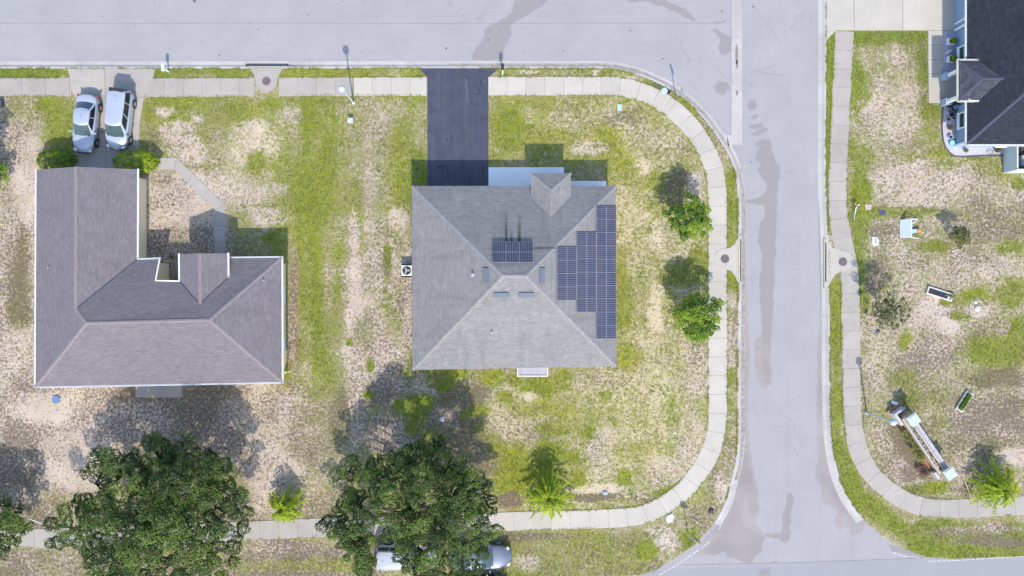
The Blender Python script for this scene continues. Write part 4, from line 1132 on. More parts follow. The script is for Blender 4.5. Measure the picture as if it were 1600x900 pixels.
# rear step with raised white rim
st = thing("door_step", "small white rimmed concrete step below the rear eave of the solar panelled house", "step", P(832, 580, 0))
mb = MB(); mb.box((0, .02, .04), (2.2, .85, .16)); mb.build("slab", plain("step_concrete", (0.33, 0.33, 0.37), .8, var=.12, nscale=3), st, bevel=.01)
mb = MB(); mb.box((0, -.36, .13), (2.42, .10, .12)); mb.box((-1.16, .06, .13), (.10, .74, .12)); mb.box((1.16, .06, .13), (.10, .74, .12)); mb.build("rim", plain("cream_rim", (0.56, 0.54, 0.54), .8), st, bevel=.01)

# solar panels
def solar_mat():
    m = bpy.data.materials.new("solar_cells"); nt, bs = nodes_of(m)
    uv = coords(nt, 'UV'); sep = nt.nodes.new("ShaderNodeSeparateXYZ"); nt.links.new(uv, sep.inputs[0])
    g = nt.nodes.new("ShaderNodeNewGeometry").outputs['Position']
    v6 = math_(nt, 'FRACT', math_(nt, 'ADD', math_(nt, 'MULTIPLY', sep.outputs[1], 6), .0))
    dv = math_(nt, 'ABSOLUTE', math_(nt, 'SUBTRACT', v6, .5))
    lines = maprange(nt, dv, .355, .41, 0, 1)
    u12 = math_(nt, 'FRACT', math_(nt, 'MULTIPLY', sep.outputs[0], 20)); du = math_(nt, 'ABSOLUTE', math_(nt, 'SUBTRACT', u12, .5))
    ul = maprange(nt, du, .44, .49, 0, .35)
    mid = maprange(nt, math_(nt, 'ABSOLUTE', math_(nt, 'SUBTRACT', sep.outputs[0], .5)), .014, .018, 1, 0)
    fac = math_(nt, 'MAXIMUM', math_(nt, 'MAXIMUM', math_(nt, 'MULTIPLY', lines, .55), ul), math_(nt, 'MULTIPLY', mid, .8))
    n = noise(nt, g, 1.3, 4)
    oi = nt.nodes.new('ShaderNodeObjectInfo'); cell = mix(nt, maprange(nt, n, .35, .65), (0.018, 0.024, 0.058), (0.050, 0.044, 0.068)); cell = mix(nt, math_(nt, 'MULTIPLY', oi.outputs['Random'], .5), cell, (0.050, 0.045, 0.068))
    c = mix(nt, fac, cell, (0.20, 0.21, 0.25))
    nt.links.new(c, bs.inputs['Base Color']); bs.inputs['Roughness'].default_value = .22; bs.inputs['Specular IOR Level'].default_value = .6
    return m
M_solar = solar_mat()
M_alu = plain("anodised_frame", (0.29, 0.30, 0.34), .4, metal=.2, var=.05)
def panel(cs, long_u, parent, lift=.11):
    """cs: four corner points (nw, ne, se, sw) on the roof"""
    n = (cs[1] - cs[0]).cross(cs[3] - cs[0]).normalized(); n = n if n.z > 0 else -n
    cen = sum(cs, Vector()) / 4
    top = [p + (cen - p) * .006 + n * lift for p in cs]; bot = [p - n * .045 for p in top]
    mb = MB(); mb.add([*top, *bot], [(0, 3, 2, 1), (4, 5, 6, 7), (0, 1, 5, 4), (1, 2, 6, 5), (2, 3, 7, 6), (3, 0, 4, 7)])
    for i, j in ((0, .25), (1, .25), (2, .25), (3, .25)):
        p = cs[i] + (cen - cs[i]) * j; mb.cyl(p - n * .02, p + n * (lift - .04), .02, .02, 6)
    fr = mb.build("solar_panel", M_alu, parent)
    e = .022
    inn = [p + (cen + n * lift - p) * e + n * .004 for p in top]
    uv = [(0, 1), (1, 1), (1, 0), (0, 0)] if long_u else [(0, 0), (0, 1), (1, 1), (1, 0)]
    g = MB(); g.add(inn, [(0, 3, 2, 1)], [[uv[0], uv[3], uv[2], uv[1]]]); g.build("solar_cells", M_solar, fr)
    return fr
X0, X1 = 869.5, 962.0; cw = (X1 - X0) / 3
for col, (y0, n) in enumerate(((386, 4), (363, 6), (322, 10))):
    rh = 20.75
    for r in range(n):
        a, b = X0 + cw * col, X0 + cw * (col + 1); t, u = y0 + rh * r, y0 + rh * (r + 1)
        if col == 2: t, u = 322 + 20.72 * r, 322 + 20.72 * (r + 1)
        f2 = lambda x, y: fE(x, y) + .11
        cs = [hit(px_, py_, f2) - Vector((0, 0, .11)) for px_, py_ in ((a, t), (b, t), (b, u), (a, u))]
        panel(cs, True, mh)
for i in range(3):
    a, b = 769.5 + 21.05 * i, 769.5 + 21.05 * (i + 1)
    f2 = lambda x, y: fN(x, y) + .16
    cs = [hit(px_, py_, f2) - Vector((0, 0, .16)) for px_, py_ in ((a, 379), (b, 379), (b, 412), (a, 412))]
    panel(cs, False, mh, lift=.20)
# conduit, streaks of grime below the small array, roof vents
mb = MB(); a = hit(834, 389, fN); b = hit(869, 388, fN); mb.tube([a + Vector((0, 0, .05)), b + Vector((0, 0, .05))], .02, 6); mb.build("conduit", M_dgrey, mh)
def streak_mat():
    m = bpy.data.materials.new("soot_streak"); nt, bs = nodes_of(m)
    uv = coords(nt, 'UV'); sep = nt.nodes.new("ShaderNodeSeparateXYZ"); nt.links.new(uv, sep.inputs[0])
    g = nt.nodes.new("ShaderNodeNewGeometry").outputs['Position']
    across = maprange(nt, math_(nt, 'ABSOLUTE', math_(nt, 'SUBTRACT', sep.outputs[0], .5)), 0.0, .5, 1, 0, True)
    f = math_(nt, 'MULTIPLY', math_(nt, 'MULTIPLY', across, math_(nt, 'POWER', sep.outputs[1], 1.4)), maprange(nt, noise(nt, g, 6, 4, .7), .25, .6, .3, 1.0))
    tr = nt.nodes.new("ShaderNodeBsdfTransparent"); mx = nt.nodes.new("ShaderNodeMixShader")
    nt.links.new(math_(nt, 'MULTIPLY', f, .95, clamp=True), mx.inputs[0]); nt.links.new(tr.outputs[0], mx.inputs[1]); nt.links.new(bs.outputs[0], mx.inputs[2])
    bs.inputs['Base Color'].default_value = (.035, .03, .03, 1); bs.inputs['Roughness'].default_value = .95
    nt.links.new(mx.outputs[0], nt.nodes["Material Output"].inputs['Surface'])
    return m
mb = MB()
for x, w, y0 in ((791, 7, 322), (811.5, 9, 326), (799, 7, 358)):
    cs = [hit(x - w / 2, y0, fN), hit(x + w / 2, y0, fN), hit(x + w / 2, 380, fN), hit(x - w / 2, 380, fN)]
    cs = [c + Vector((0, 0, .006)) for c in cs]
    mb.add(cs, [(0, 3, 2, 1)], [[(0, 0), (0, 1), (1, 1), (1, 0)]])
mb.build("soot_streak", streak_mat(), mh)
M_vent = plain("vent_metal", (0.125, 0.15, 0.18), .9, var=.08, spec=.15)
def slope_box(x0, y0, x1, y1, f, h, name="roof_vent"):
    cs = [hit(a, b, f) for a, b in ((x0, y0), (x1, y0), (x1, y1), (x0, y1))]
    n = (cs[1] - cs[0]).cross(cs[3] - cs[0]).normalized(); n = n if n.z > 0 else -n
    cen = sum(cs, Vector()) / 4
    mb = MB(); top = [c + (cen - c) * .1 + n * h for c in cs]
    mb.add([*[c - n * .05 for c in cs], *top], [(4, 7, 6, 5), (0, 1, 5, 4), (1, 2, 6, 5), (2, 3, 7, 6), (3, 0, 4, 7)])
    return mb.build(name, M_vent, mh, bevel=.012)
slope_box(755.5, 418, 763.5, 443.5, fW, .11); slope_box(843, 418, 851, 443.5, fE, .11)
slope_box(771, 456.5, 796.5, 464, fS, .10); slope_box(809.5, 456.5, 835, 464, fS, .10)
p = hit(739, 429, fW); pipe_vent(mh, p.x, p.y, fW, .07, .35); p = hit(768, 519, fS); pipe_vent(mh, p.x, p.y, fS, .045, .3)

# ---------------------------------------------------------------- left house (brown-grey, L-shaped)
SH_left = shingle("brown_grey_shingle", (0.118, 0.104, 0.113), (0.185, 0.167, 0.180), .35)
M_capL = plain("ridge_shingle_brown", (0.20, 0.172, 0.178), .9, var=.15, nscale=5)
M_tan = plain("tan_stucco", (0.74, 0.62, 0.42), .85, var=.05, bumpy=.2)
lh = thing("house", "brown-grey L-shaped house with white gutters and tan walls behind two parked cars", "house", (0, 0, 0))
q = 5 / 12
nw, nr, ne = P(57, 265, 2.6), P(118, 260.5, 4.25), P(214.5, 264.5, 2.6)
sw, se, nee = P(55.5, 604.5, 2.6), P(440.5, 597, 2.6), P(440, 402.5, 2.6)
gr = P(118, 483, 4.25); mw, me_ = P(135, 505, 4.66), P(327, 500, 4.66)
ic = P(214, 405.5, 2.6)
n1, n2 = P(249.5, 404.5, 2.6), P(243, 438.5, 3.33)
gfl, gfr, grf, grr = P(280.5, 397, 3.33), P(355.5, 396, 3.30), P(312, 396, 4.06), P(312.5, 475, 4.06)
gbl, gbr = P(281, 439.5, 3.33), P(356, 434, 3.27)
n3 = P(357, 403.3, 2.6)
roof_mesh([[nw, sw, mw, gr, nr], [nr, gr, ic, ne], [sw, se, me_, mw], [se, nee, me_],
           [gr, mw, me_, grr, gbl, n2, n1, ic], [me_, nee, n3, gbr, grr]], SH_left, lh, .15)
o = roof_mesh([[gfl, gbl, grr, grf], [grf, grr, gbr, gfr]], SH_left, lh, .14); o.name = "porch_roof"
for a, b in ((nr, gr), (gr, mw), (mw, sw), (mw, me_), (me_, se), (me_, nee), (grf, grr)):
    mb = MB(); strip3(mb, a, b, .24); mb.build("ridge_cap", M_capL, lh)
for a, b in ((gr, ic), (grr, gbl), (grr, gbr)):
    d = (b - a).normalized(); s = Vector((-d.y, d.x, 0)).normalized() * .05
    mb = MB(); mb.add([a + s + Vector((0, 0, .02)), a - s + Vector((0, 0, .02)), b - s + Vector((0, 0, .02)), b + s + Vector((0, 0, .02))], [(0, 1, 2, 3)])
    mb.build("valley_flashing", plain("dark_flashing", (0.055, 0.05, 0.07), .7), lh)
e = .05
gutter([nw + Vector((-e, .0, 0)), sw + Vector((-e, -e, 0)), se + Vector((e, -e, 0)), nee + Vector((e, e, 0)), n3 + Vector((0, e, 0))], lh)
gutter([ne + Vector((e, 0, 0)), ic + Vector((e, .03, 0)), n1 + Vector((0, e, 0))], lh)
gutter([gfl + Vector((-e, 0, 0)), gbl + Vector((-e, 0, 0))], lh, w=.11); gutter([gfr + Vector((e, 0, 0)), gbr + Vector((e, -.05, 0))], lh, w=.11)
mb = MB()
def fasc(a, b, w=.1, t=.03):
    a = Vector(a); b = Vector(b); d = (b - a); L = d.length
    M = (Matrix.Rotation(math.atan2(d.y, d.x), 3, 'Z') @ Matrix.Rotation(-math.asin(d.z / L), 3, 'Y')); mb.box((a + b) / 2, (L, w, t), M=M)
fasc(n1, n2); fasc(n2, gbl)
mb.build("fascia", M_white, lh)
EY = 2.02
polyL = [(-35.35, -7.05), (-17.68, -6.7), (-17.68, 1.9), (-21.2, 1.9), (-21.2, .3), (-24.8, .3), (-26.8, .3), (-26.8, 1.9), (-28.55, 1.9), (-28.55, 8.45), (-35.35, 8.45)]
wall_ring(polyL, 2.46, M_tan, lh)
mb = MB(); mb.add([(-35.35, 8.45, 2.4), (-28.55, 8.45, 2.4), (-31.87, 8.45, 4.05), (-35.35, 8.25, 2.4), (-28.55, 8.25, 2.4), (-31.87, 8.25, 4.05)], [(0, 1, 2), (5, 4, 3)])

mb.build("gable_wall", M_tan, lh)
mb = MB(); mb.box((-26.9, .68, 2.6), (.18, .7, .3)); mb.build("upper_wall", M_tan, lh)
mb = MB(); mb.box((-23, .35, 2.8), (4.0, .14, .7)); mb.build("upper_wall", M_tan, lh)
door(lh, (-31.8, 8.45, .04), 4.9, 2.15, math.pi / 2, M_white, name="garage_door")
door(lh, (-23.4, .3, .05), .95, 2.05, math.pi / 2, plain("brown_door", (0.14, 0.07, 0.04), .5))
window(lh, (-19.5, 1.9, 1.45), 1.3, 1.2, math.pi / 2); window(lh, (-25.8, .3, 1.5), .7, 1.1, math.pi / 2)
for xx in (-33.5, -29.5, -20): window(lh, (xx, -7.05 + (xx + 35.35) * .0198, 1.45), 1.2, 1.1, -math.pi / 2 + .0198)
door(lh, (P(248, 0).x, -6.905, .1), 1.8, 2.05, -math.pi / 2 + .0198, M_glass, name="sliding_door", panels=1)
for yy in (-4.5, -.5): window(lh, (-17.68, yy, 1.45), 1.0, 1.1, 0)
for yy in (-4, 0, 4.5): window(lh, (-35.35, yy, 1.45), 1.0, 1.1, math.pi)
for x in (gfl.x + .3, gfr.x - .3):
    mb = MB(); mb.box((x, gfl.y - .3, 1.6), (.26, .26, 3.2)); mb.box((x, gfl.y - .3, .15), (.38, .38, .3))
    mb.build("porch_column", M_tan, lh, bevel=.01)
fWL = lambda x, y: 2.6 + (x - nw.x) * q
fEL = lambda x, y: 2.6 + (se.x - x) * q
p = hit(77, 418, fWL); pipe_vent(lh, p.x, p.y, fWL, .04, .25); p = hit(412, 438, fEL); pipe_vent(lh, p.x, p.y, fEL, .04, .25)
mb = MB(); mb.tube([P(446.5, 582, 2.4), P(446.5, 582, .1), P(440, 580, .03) + Vector((.7, 0, 0))], .045, 8); mb.build("downspout", M_white, lh)

# ---------------------------------------------------------------- right house (dark roof, blue walls)
SH_dark = shingle("charcoal_shingle", (0.003, 0.004, 0.010), (0.026, 0.029, 0.052), 1.2)
SH_dark2 = SH_dark
M_capD = plain("ridge_shingle_dark", (0.05, 0.052, 0.08), .9, var=.25, nscale=5)
M_blue = plain("blue_siding", (0.20, 0.29, 0.42), .7, var=.04)
rh_ = thing("house", "blue walled house with charcoal shingle roof and white gutters above the stone flower bed", "house", (0, 0, 0))
RX0 = P(1510.5, 226, 2.7).x; RY0 = P(1511, 225.5, 2.7).y; wid = 13.0; LEN = 17.0
a_sw = Vector((RX0, RY0, 2.7)); a_nw = Vector((RX0, RY0 + LEN, 2.7)); a_se = Vector((RX0 + wid, RY0, 2.7)); a_ne = Vector((RX0 + wid, RY0 + LEN, 2.7))
hh = wid / 2 * q; b_s = Vector((RX0 + wid / 2, RY0 + wid / 2, 2.7 + hh)); b_n = Vector((RX0 + wid / 2, RY0 + LEN - wid / 2, 2.7 + hh))
roof_mesh([[a_sw, b_s, b_n, a_nw], [a_sw, a_se, b_s], [a_se, a_ne, b_n, b_s], [a_nw, b_n, a_ne]], SH_dark, rh_, .16)
fR = lambda x, y: 2.7 + (x - RX0) * q
p_sw, p_nw = P(1497.5, 157, 3.0), P(1497.5, 94.5, 3.0)
pxm = (p_sw.y + p_nw.y) / 2; hw = (p_nw.y - p_sw.y) / 2; ph = 3.0 + hw * q
p_ap = Vector((p_sw.x + hw, pxm, ph)); p_rr = Vector((RX0 + (ph - 2.7) / q, pxm, ph + .01))
p_se = Vector((RX0 + .3 / q, p_sw.y, 3.0)); p_ne = Vector((RX0 + .3 / q, p_nw.y, 3.0))
o = roof_mesh([[p_sw, p_nw, p_ap], [p_sw, p_ap, p_rr, p_se], [p_nw, p_ne, p_rr, p_ap]], shingle("grey_charcoal_shingle", (0.014, 0.015, 0.026), (0.085, 0.086, 0.115), 1.0), rh_, .14); o.name = "porch_roof"
mb = MB()
for a, b in ((a_sw, b_s), (a_nw, b_n), (b_s, b_n), (a_se, b_s), (p_sw, p_ap), (p_nw, p_ap), (p_ap, p_rr)):
    mb = MB(); strip3(mb, a, b, .22); mb.build("ridge_cap", M_capD, rh_)
M_gut = plain("cream_gutter", (0.72, 0.72, 0.62), .5, var=.05)
e = .055
gutter([a_nw + Vector((-e, 0, 0)), Vector((RX0 - e, p_nw.y + .05, 2.7))], rh_); gutter([Vector((RX0 - e, p_sw.y - .05, 2.7)), a_sw + Vector((-e, -e, 0)), a_se + Vector((0, -e, 0))], rh_)
gutter([p_ne + Vector((0, e, 0)), p_nw + Vector((-e, e, 0)), p_sw + Vector((-e, -e, 0)), p_se + Vector((0, -e, 0))], rh_, M_gut)
WX = 34.62; WY = 11.0
wall_ring([(WX, WY), (RX0 + wid - .4, WY), (RX0 + wid - .4, RY0 + LEN - .4), (WX, RY0 + LEN - .4), (WX, 16.9), (35.3, 16.9), (35.3, 14.1), (WX, 14.1)], 2.58, M_blue, rh_)
mb = MB(); mb.box((35.0, 15.5, 2.75), (.5, 2.9, .5)); mb.build("gable_wall", M_blue, rh_)
garY0 = P(0, 46).y
for yy in (WY + .09, garY0 - .1):
    mb = MB(); mb.box((WX - .03, yy, 1.2), (.12, .16, 2.7)); mb.build("corner_board", M_white, rh_)
mb = MB(); mb.box((WX - .1, garY0 - .25, 2.2), (.16, .14, .24)); mb.build("wall_lamp", M_black, rh_)
door(rh_, (WX, garY0 + 2.9, .05), 4.9, 2.15, math.pi, plain("blue_garage_door", (0.22, 0.31, 0.44), .6, var=.03), name="garage_door")
M_green = plain("green_tinted_glass", (0.02, 0.055, 0.05), .06, var=.05)
window(rh_, (WX, 18.05, 1.35), .95, 1.35, math.pi, glass=M_green); window(rh_, (WX, 12.9, 1.35), 1.05, 1.35, math.pi, glass=M_green)
door(rh_, (34.86, 15.55, .06), 1.05, 2.05, math.pi, plain("maroon_door", (0.075, 0.018, 0.02), .5))
mb = MB(); mb.box((35.1, 15.5, 1.2), (.4, 2.7, 2.4)); mb.build("entry_wall", M_blue, rh_)
M_stoneb = plain("blue_grey_pedestal", (0.30, 0.37, 0.48), .8, var=.12)
for yy in (16.42, 14.42):
    mb = MB(); mb.box((33.72, yy, 1.7), (.26, .26, 2.6)); c = mb.build("porch_column", M_white, rh_, bevel=.01)
    mb = MB(); mb.box((33.72, yy, .40), (.50, .50, .9)); mb.build("pedestal", M_stoneb, c, bevel=.015)
mb = MB(); mb.tube([p_se + Vector((.05, -.03, .0)), p_se + Vector((-.7, 0, .1)), p_se + Vector((-.78, .12, .1))], .03, 6); mb.build("downspout", M_gut, rh_)
window(rh_, (38.0, WY, 1.4), 1.0, 1.2, -math.pi / 2, glass=M_green)
# ================================================================ trees and shrubs
LM_oak = leaf_mat("oak_leaves", (0.009, 0.028, 0.006), (0.110, 0.170, 0.028), .7, .15)
LM_bright = leaf_mat("young_leaves", (0.050, 0.130, 0.010), (0.270, 0.390, 0.030), .5, .3)
LM_spray = leaf_mat("spray_leaves", (0.070, 0.160, 0.006), (0.500, 0.600, 0.030), .5, .42)
LM_hedge = leaf_mat("hedge_leaves", (0.060, 0.130, 0.006), (0.460, 0.560, 0.014), .5, .25)
LM_hedge_d = leaf_mat("dark_hedge_leaves", (0.030, 0.080, 0.006), (0.230, 0.370, 0.012), .5, .25)
LM_bronze = leaf_mat("bronze_leaves", (0.060, 0.075, 0.022), (0.200, 0.195, 0.060), .5, .25)
LM_olive = leaf_mat("olive_leaves", (0.110, 0.125, 0.030), (0.300, 0.310, 0.080), .6, .25)
LM_red = leaf_mat("red_groundcover_leaves", (0.10, 0.045, 0.045), (0.27, 0.145, 0.13), .7, .2)

def leaves(cent, nrm, size, aspect=.5, jit=.6, tint=None, curl=.25):
    """leaf quads at cent (n,3) facing roughly nrm, returns V (4n,3), F, C"""
    n = len(cent)
    nn = nrm + rng.normal(0, jit, (n, 3)); nn /= np.linalg.norm(nn, axis=1)[:, None] + 1e-9
    r = rng.normal(0, 1, (n, 3)); t = np.cross(nn, r); t /= np.linalg.norm(t, axis=1)[:, None] + 1e-9; b = np.cross(nn, t)
    s = size * rng.uniform(.6, 1.3, n)[:, None]
    a = cent - t * s * .5; c = cent + t * s * .5 - nn * s * curl * .4
    l = cent + b * s * aspect * .5 - nn * s * curl * .15; rr = cent - b * s * aspect * .5 - nn * s * curl * .15
    V = np.stack([a, l, c, rr], 1).reshape(-1, 3); F = np.arange(4 * n).reshape(-1, 4)
    tv = np.clip(tint, 0, 1); C = np.repeat(np.stack([tv, tv, tv, np.ones(n)], 1), 4, 0)
    return V, F, C
def combine(parts):
    V, F, C = [], [], []; o = 0
    for v, f, c in parts: V.append(v); F.append(f + o); C.append(c); o += len(v)
    return np.concatenate(V), np.concatenate(F), np.concatenate(C)

def in_poly_samples(poly_px, n, mind):
    xs = [p[0] for p in poly_px]; ys = [p[1] for p in poly_px]; out = []; tries = 0
    while len(out) < n and tries < n * 300:
        tries += 1; m = mind * (1 - tries / (n * 300)) 
        x = random.uniform(min(xs), max(xs)); y = random.uniform(min(ys), max(ys))
        if not inside(poly_px, np.array([x]), np.array([y]))[0]: continue
        if all((x - a) ** 2 + (y - b) ** 2 > m * m for a, b in out): out.append((x, y))
    return out

def crown_tree(name, label, cat, outline, zmid, ztop, nclump, cr, per, leaf, mat, group=None, trunk_r=.25, layers=2, gap=.0, flat=.7, base_px=None):
    """outline: photo-pixel outline of the crown at height zmid"""
    ox = np.array([p[0] for p in outline], float); oy = np.array([p[1] for p in outline], float)
    cx, cy = ox.mean(), oy.mean()
    outline = [(cx + (x - cx) * .955, cy + (y - cy) * .955) for x, y in outline] if cr > .7 else outline; pts = in_poly_samples(outline, nclump, 2.2 * cr * 20 * .62)
    A = np.array(pts); de = nearest(outline, A[:, 0], A[:, 1])[0]; R = de.max() * 1.05
    b = P(cx, cy, zmid) if base_px is None else P(base_px[0], base_px[1], 0); root = thing(name, label, cat, (b.x, b.y, 0), 0, group)
    parts = []; tips = []
    for i, (x, y) in enumerate(pts):
        e = min(1, de[i] / R); dome = math.sqrt(max(0, 1 - (1 - e) ** 2))
        for L in range(layers):
            z = zmid * .72 + (ztop - zmid * .72) * dome * random.uniform(.66, 1.05) - L * cr * random.uniform(1.2, 2.0)
            if z < .6: continue
            if L and random.random() < gap: continue
            xx, yy = (x, y) if L == 0 else (x + random.uniform(-1, 1) * cr * 14, y + random.uniform(-1, 1) * cr * 14)
            # keep the clump inside the outline
            p = P(cx + (xx - cx) * (1 - cr * 10 / max(R * 1.6, 1) * .25), cy + (yy - cy) * (1 - cr * 10 / max(R * 1.6, 1) * .25), z); p.x -= b.x; p.y -= b.y
            r = cr * random.uniform(.65, 1.2) * (1 if e > .12 else .75)
            n = int(per * (r / cr) ** 2 * (1 if L == 0 else .6))
            d = rng.normal(0, 1, (n, 3)); d[:, 2] = np.abs(d[:, 2]) * .9 - .25; d /= np.linalg.norm(d, axis=1)[:, None]
            # a few finger-like lobes inside every clump
            lob = rng.normal(0, 1, (6, 3)); lob[:, 2] = abs(lob[:, 2]) * .5; lob /= np.linalg.norm(lob, axis=1)[:, None]
            al = np.max(d @ lob.T, axis=1)
            rad = r * (.50 + .62 * np.clip(al, 0, 1) ** 5) * rng.uniform(.55, 1.03, n) ** .6
            c = d * rad[:, None]; c[:, 2] *= flat; c += np.array(p)
            base_t = random.choice((.08, .25, .45, .62, .85)) + random.uniform(-.08, .08)
            parts.append(leaves(c, d + np.array([0, 0, .8]), leaf, .55, .75, base_t + rng.normal(0, .16, n) + .12 * (al > .85)))
            if L == 0: tips.append((p, r))
    V, F, C = combine(parts)
    np_mesh("crown", V, F, mat, root, colors=C)
    tk = MB(); H = ztop
    lean = Vector((random.uniform(-.3, .3), random.uniform(-.3, .3), 0))
    tk.tube([(0, 0, -.2), (0, 0, .2), lean * .3 + Vector((0, 0, H * .22)), lean + Vector((0, 0, H * .42)), lean * 1.5 + Vector((0, 0, H * .66)), lean * 2 + Vector((0, 0, H * .82))],
            [trunk_r * 1.5, trunk_r * 1.1, trunk_r * .9, trunk_r * .7, trunk_r * .4, trunk_r * .15], 10)
    for p, r in random.sample(tips, min(len(tips), 46)):
        z0 = H * random.uniform(.22, .5); s = Vector((0, 0, z0)) + lean * .6; mid = s.lerp(p, .5) + Vector((random.uniform(-.2, .2), random.uniform(-.2, .2), H * .05)) 
        tk.tube([s, mid, p], [trunk_r * .32, trunk_r * .2, trunk_r * .06], 5)
    tk.build("trunk", M_bark, root, smooth=True)
    return root

oak1 = [(225, 686), (255, 684), (300, 690), (345, 697), (362, 720), (368, 752), (385, 765), (397, 790), (398, 815), (382, 830), (384, 852), (372, 880), (368, 915), (300, 925),
        (200, 925), (130, 915), (135, 880), (110, 862), (68, 858), (60, 830), (72, 806), (100, 788), (118, 775), (150, 768), (152, 745), (135, 728), (150, 705), (170, 700), (200, 715), (222, 705)]
crown_tree("oak_tree", "widest dark green oak over the lower sidewalk, below the L-shaped house", "tree", oak1, 4.6, 8.8, 120, .86, 820, .15, LM_oak, "big oaks along the lower sidewalk", .32, 2, .55)
oak2 = [(560, 712), (590, 706), (615, 700), (640, 690), (690, 684), (720, 696), (745, 712), (762, 735), (775, 755), (770, 790), (790, 800), (792, 828), (782, 842), (766, 858), (770, 880), (748, 900),
        (715, 912), (655, 905), (648, 900), (626, 880), (612, 862), (600, 848), (578, 850), (583, 895), (560, 905), (540, 890), (528, 868), (530, 850), (500, 838), (498, 818), (520, 800), (528, 785), (520, 768), (545, 760), (560, 750), (525, 735), (535, 722)]
crown_tree("oak_tree", "large dark green oak shading the parked cars on the lower verge", "tree", oak2, 4.4, 8.2, 106, .84, 820, .15, LM_oak, "big oaks along the lower sidewalk", .30, 2, .55)
def ring(cx, cy, rx_, ry_, n=18, j=.16, seed=0):
    r = random.Random(seed); return [(cx + rx_ * (1 + r.uniform(-j, j)) * math.cos(t * 2 * math.pi / n), cy + ry_ * (1 + r.uniform(-j, j)) * math.sin(t * 2 * math.pi / n)) for t in range(n)]
crown_tree("oak_tree", "dark tree cut off at the lower left corner beside the sidewalk end", "tree", ring(-22, 822, 62, 48, seed=2), 2.8, 4.6, 40, .6, 420, .15, LM_oak, None, .14, 2)
crown_tree("shrub", "dark green shrub at the left edge beside the brown house", "shrub", ring(-14, 272, 26, 22, seed=4), 1.2, 2.2, 14, .4, 330, .12, LM_hedge_d, None, .06, 2)
crown_tree("small_tree", "dark tree just outside the left edge above the shrub", "tree", ring(-52, 236, 34, 34, seed=5), 2.6, 4.4, 24, .5, 300, .14, LM_oak, None, .10, 2)
crown_tree("small_tree", "leafy young tree by the curved sidewalk, upper of the two right of the solar roof", "tree", ring(1081, 342, 32, 33, seed=7, j=.34), 2.7, 4.3, 34, .40, 330, .125, LM_bright, "young trees beside the curved sidewalk", .09, 2, .3)
crown_tree("small_tree", "leafy young tree by the curved sidewalk, lower of the two right of the solar roof", "tree", ring(1091, 498, 40, 35, seed=8, j=.34), 2.7, 4.4, 40, .42, 330, .125, LM_bright, "young trees beside the curved sidewalk", .10, 2, .3)
crown_tree("small_tree", "sparse bronze leaved tree beside the right sidewalk", "tree", ring(1394, 487, 31, 27, seed=9, j=.18), 2.4, 3.9, 34, .36, 95, .145, LM_bronze, None, .07, 1)
crown_tree("small_tree", "small dark sapling on the dry lawn right of the white lean-to", "tree", ring(1502, 368, 14, 15, seed=10, j=.3), 1.2, 2.0, 20, .28, 150, .12, LM_bronze, None, .04, 1)

def spray_tree(label, cx, cy, r_px, h, mat, group, n=95, seed=1):
    R = random.Random(seed); zc = h * .45; g = P(cx, cy, zc)
    root = thing("weeping_tree", label, "tree", (g.x, g.y, 0), 0, group)
    r = r_px / 20; parts = []; tk = MB()
    tk.tube([(0, 0, -.1), (.02, .03, h * .5), (0, 0, h * .85)], [.07, .05, .02], 8)
    for i in range(n):
        a = R.uniform(0, 2 * math.pi); lv = R.random(); rr = r * (1.08 - .50 * lv) * R.uniform(.75, 1.12); z0 = h * (.18 + .55 * lv)
        d = Vector((math.cos(a), math.sin(a), 0)); pk = h * (.10 + .16 * lv) + (.25 if lv > .7 else 0)
        pts = []
        for k in range(9):
            t = k / 8; pts.append(d * rr * t + Vector((0, 0, z0 + pk * math.sin(min(1, t * 1.25) * math.pi * .75) - .18 * h * t * t * t)) + Vector((R.gauss(0, .02), R.gauss(0, .02), 0)))
        tk.tube(pts[::2], [.018, .014, .010, .007, .004], 4)
        P_ = np.array([tuple(p) for p in pts]); m = 130; t = rng.uniform(.12, 1.0, m) * 8; i0 = np.minimum(t.astype(int), 7); fr = (t - i0)[:, None]
        c = P_[i0] * (1 - fr) + P_[i0 + 1] * fr
        side = np.array([-d.y, d.x, 0]); wdt = .075 * (1 - .6 * (t / 8)) + .010
        c = c + side * (rng.normal(0, 1, m) * wdt)[:, None] * .8 + np.array([0, 0, 1]) * rng.uniform(-.05, .07, m)[:, None]
        nr = np.tile(np.array([d.x * .2, d.y * .2, 1.0]), (m, 1))
        parts.append(leaves(c, nr, .12, .42, .35, R.uniform(.25, .75) + rng.normal(0, .13, m) + .15 * (t / 8)))
    V, F, C = combine(parts); np_mesh("crown", V, F, mat, root, colors=C); tk.build("trunk", M_bark, root, smooth=True)
    return root
spray_tree("bright yellow green arching young tree leaning over the sidewalk right of the oaks", 857, 774, 44, 3.0, LM_spray, "arching young trees", 105, 3)
spray_tree("small yellow green arching tree on the sidewalk between the two big oaks", 446, 790, 33, 2.6, LM_spray, "arching young trees", 74, 5)
spray_tree("vivid yellow green arching tree beside the stone entrance wall and lower right sidewalk", 1558, 762, 42, 2.6, LM_spray, "arching young trees", 92, 8)

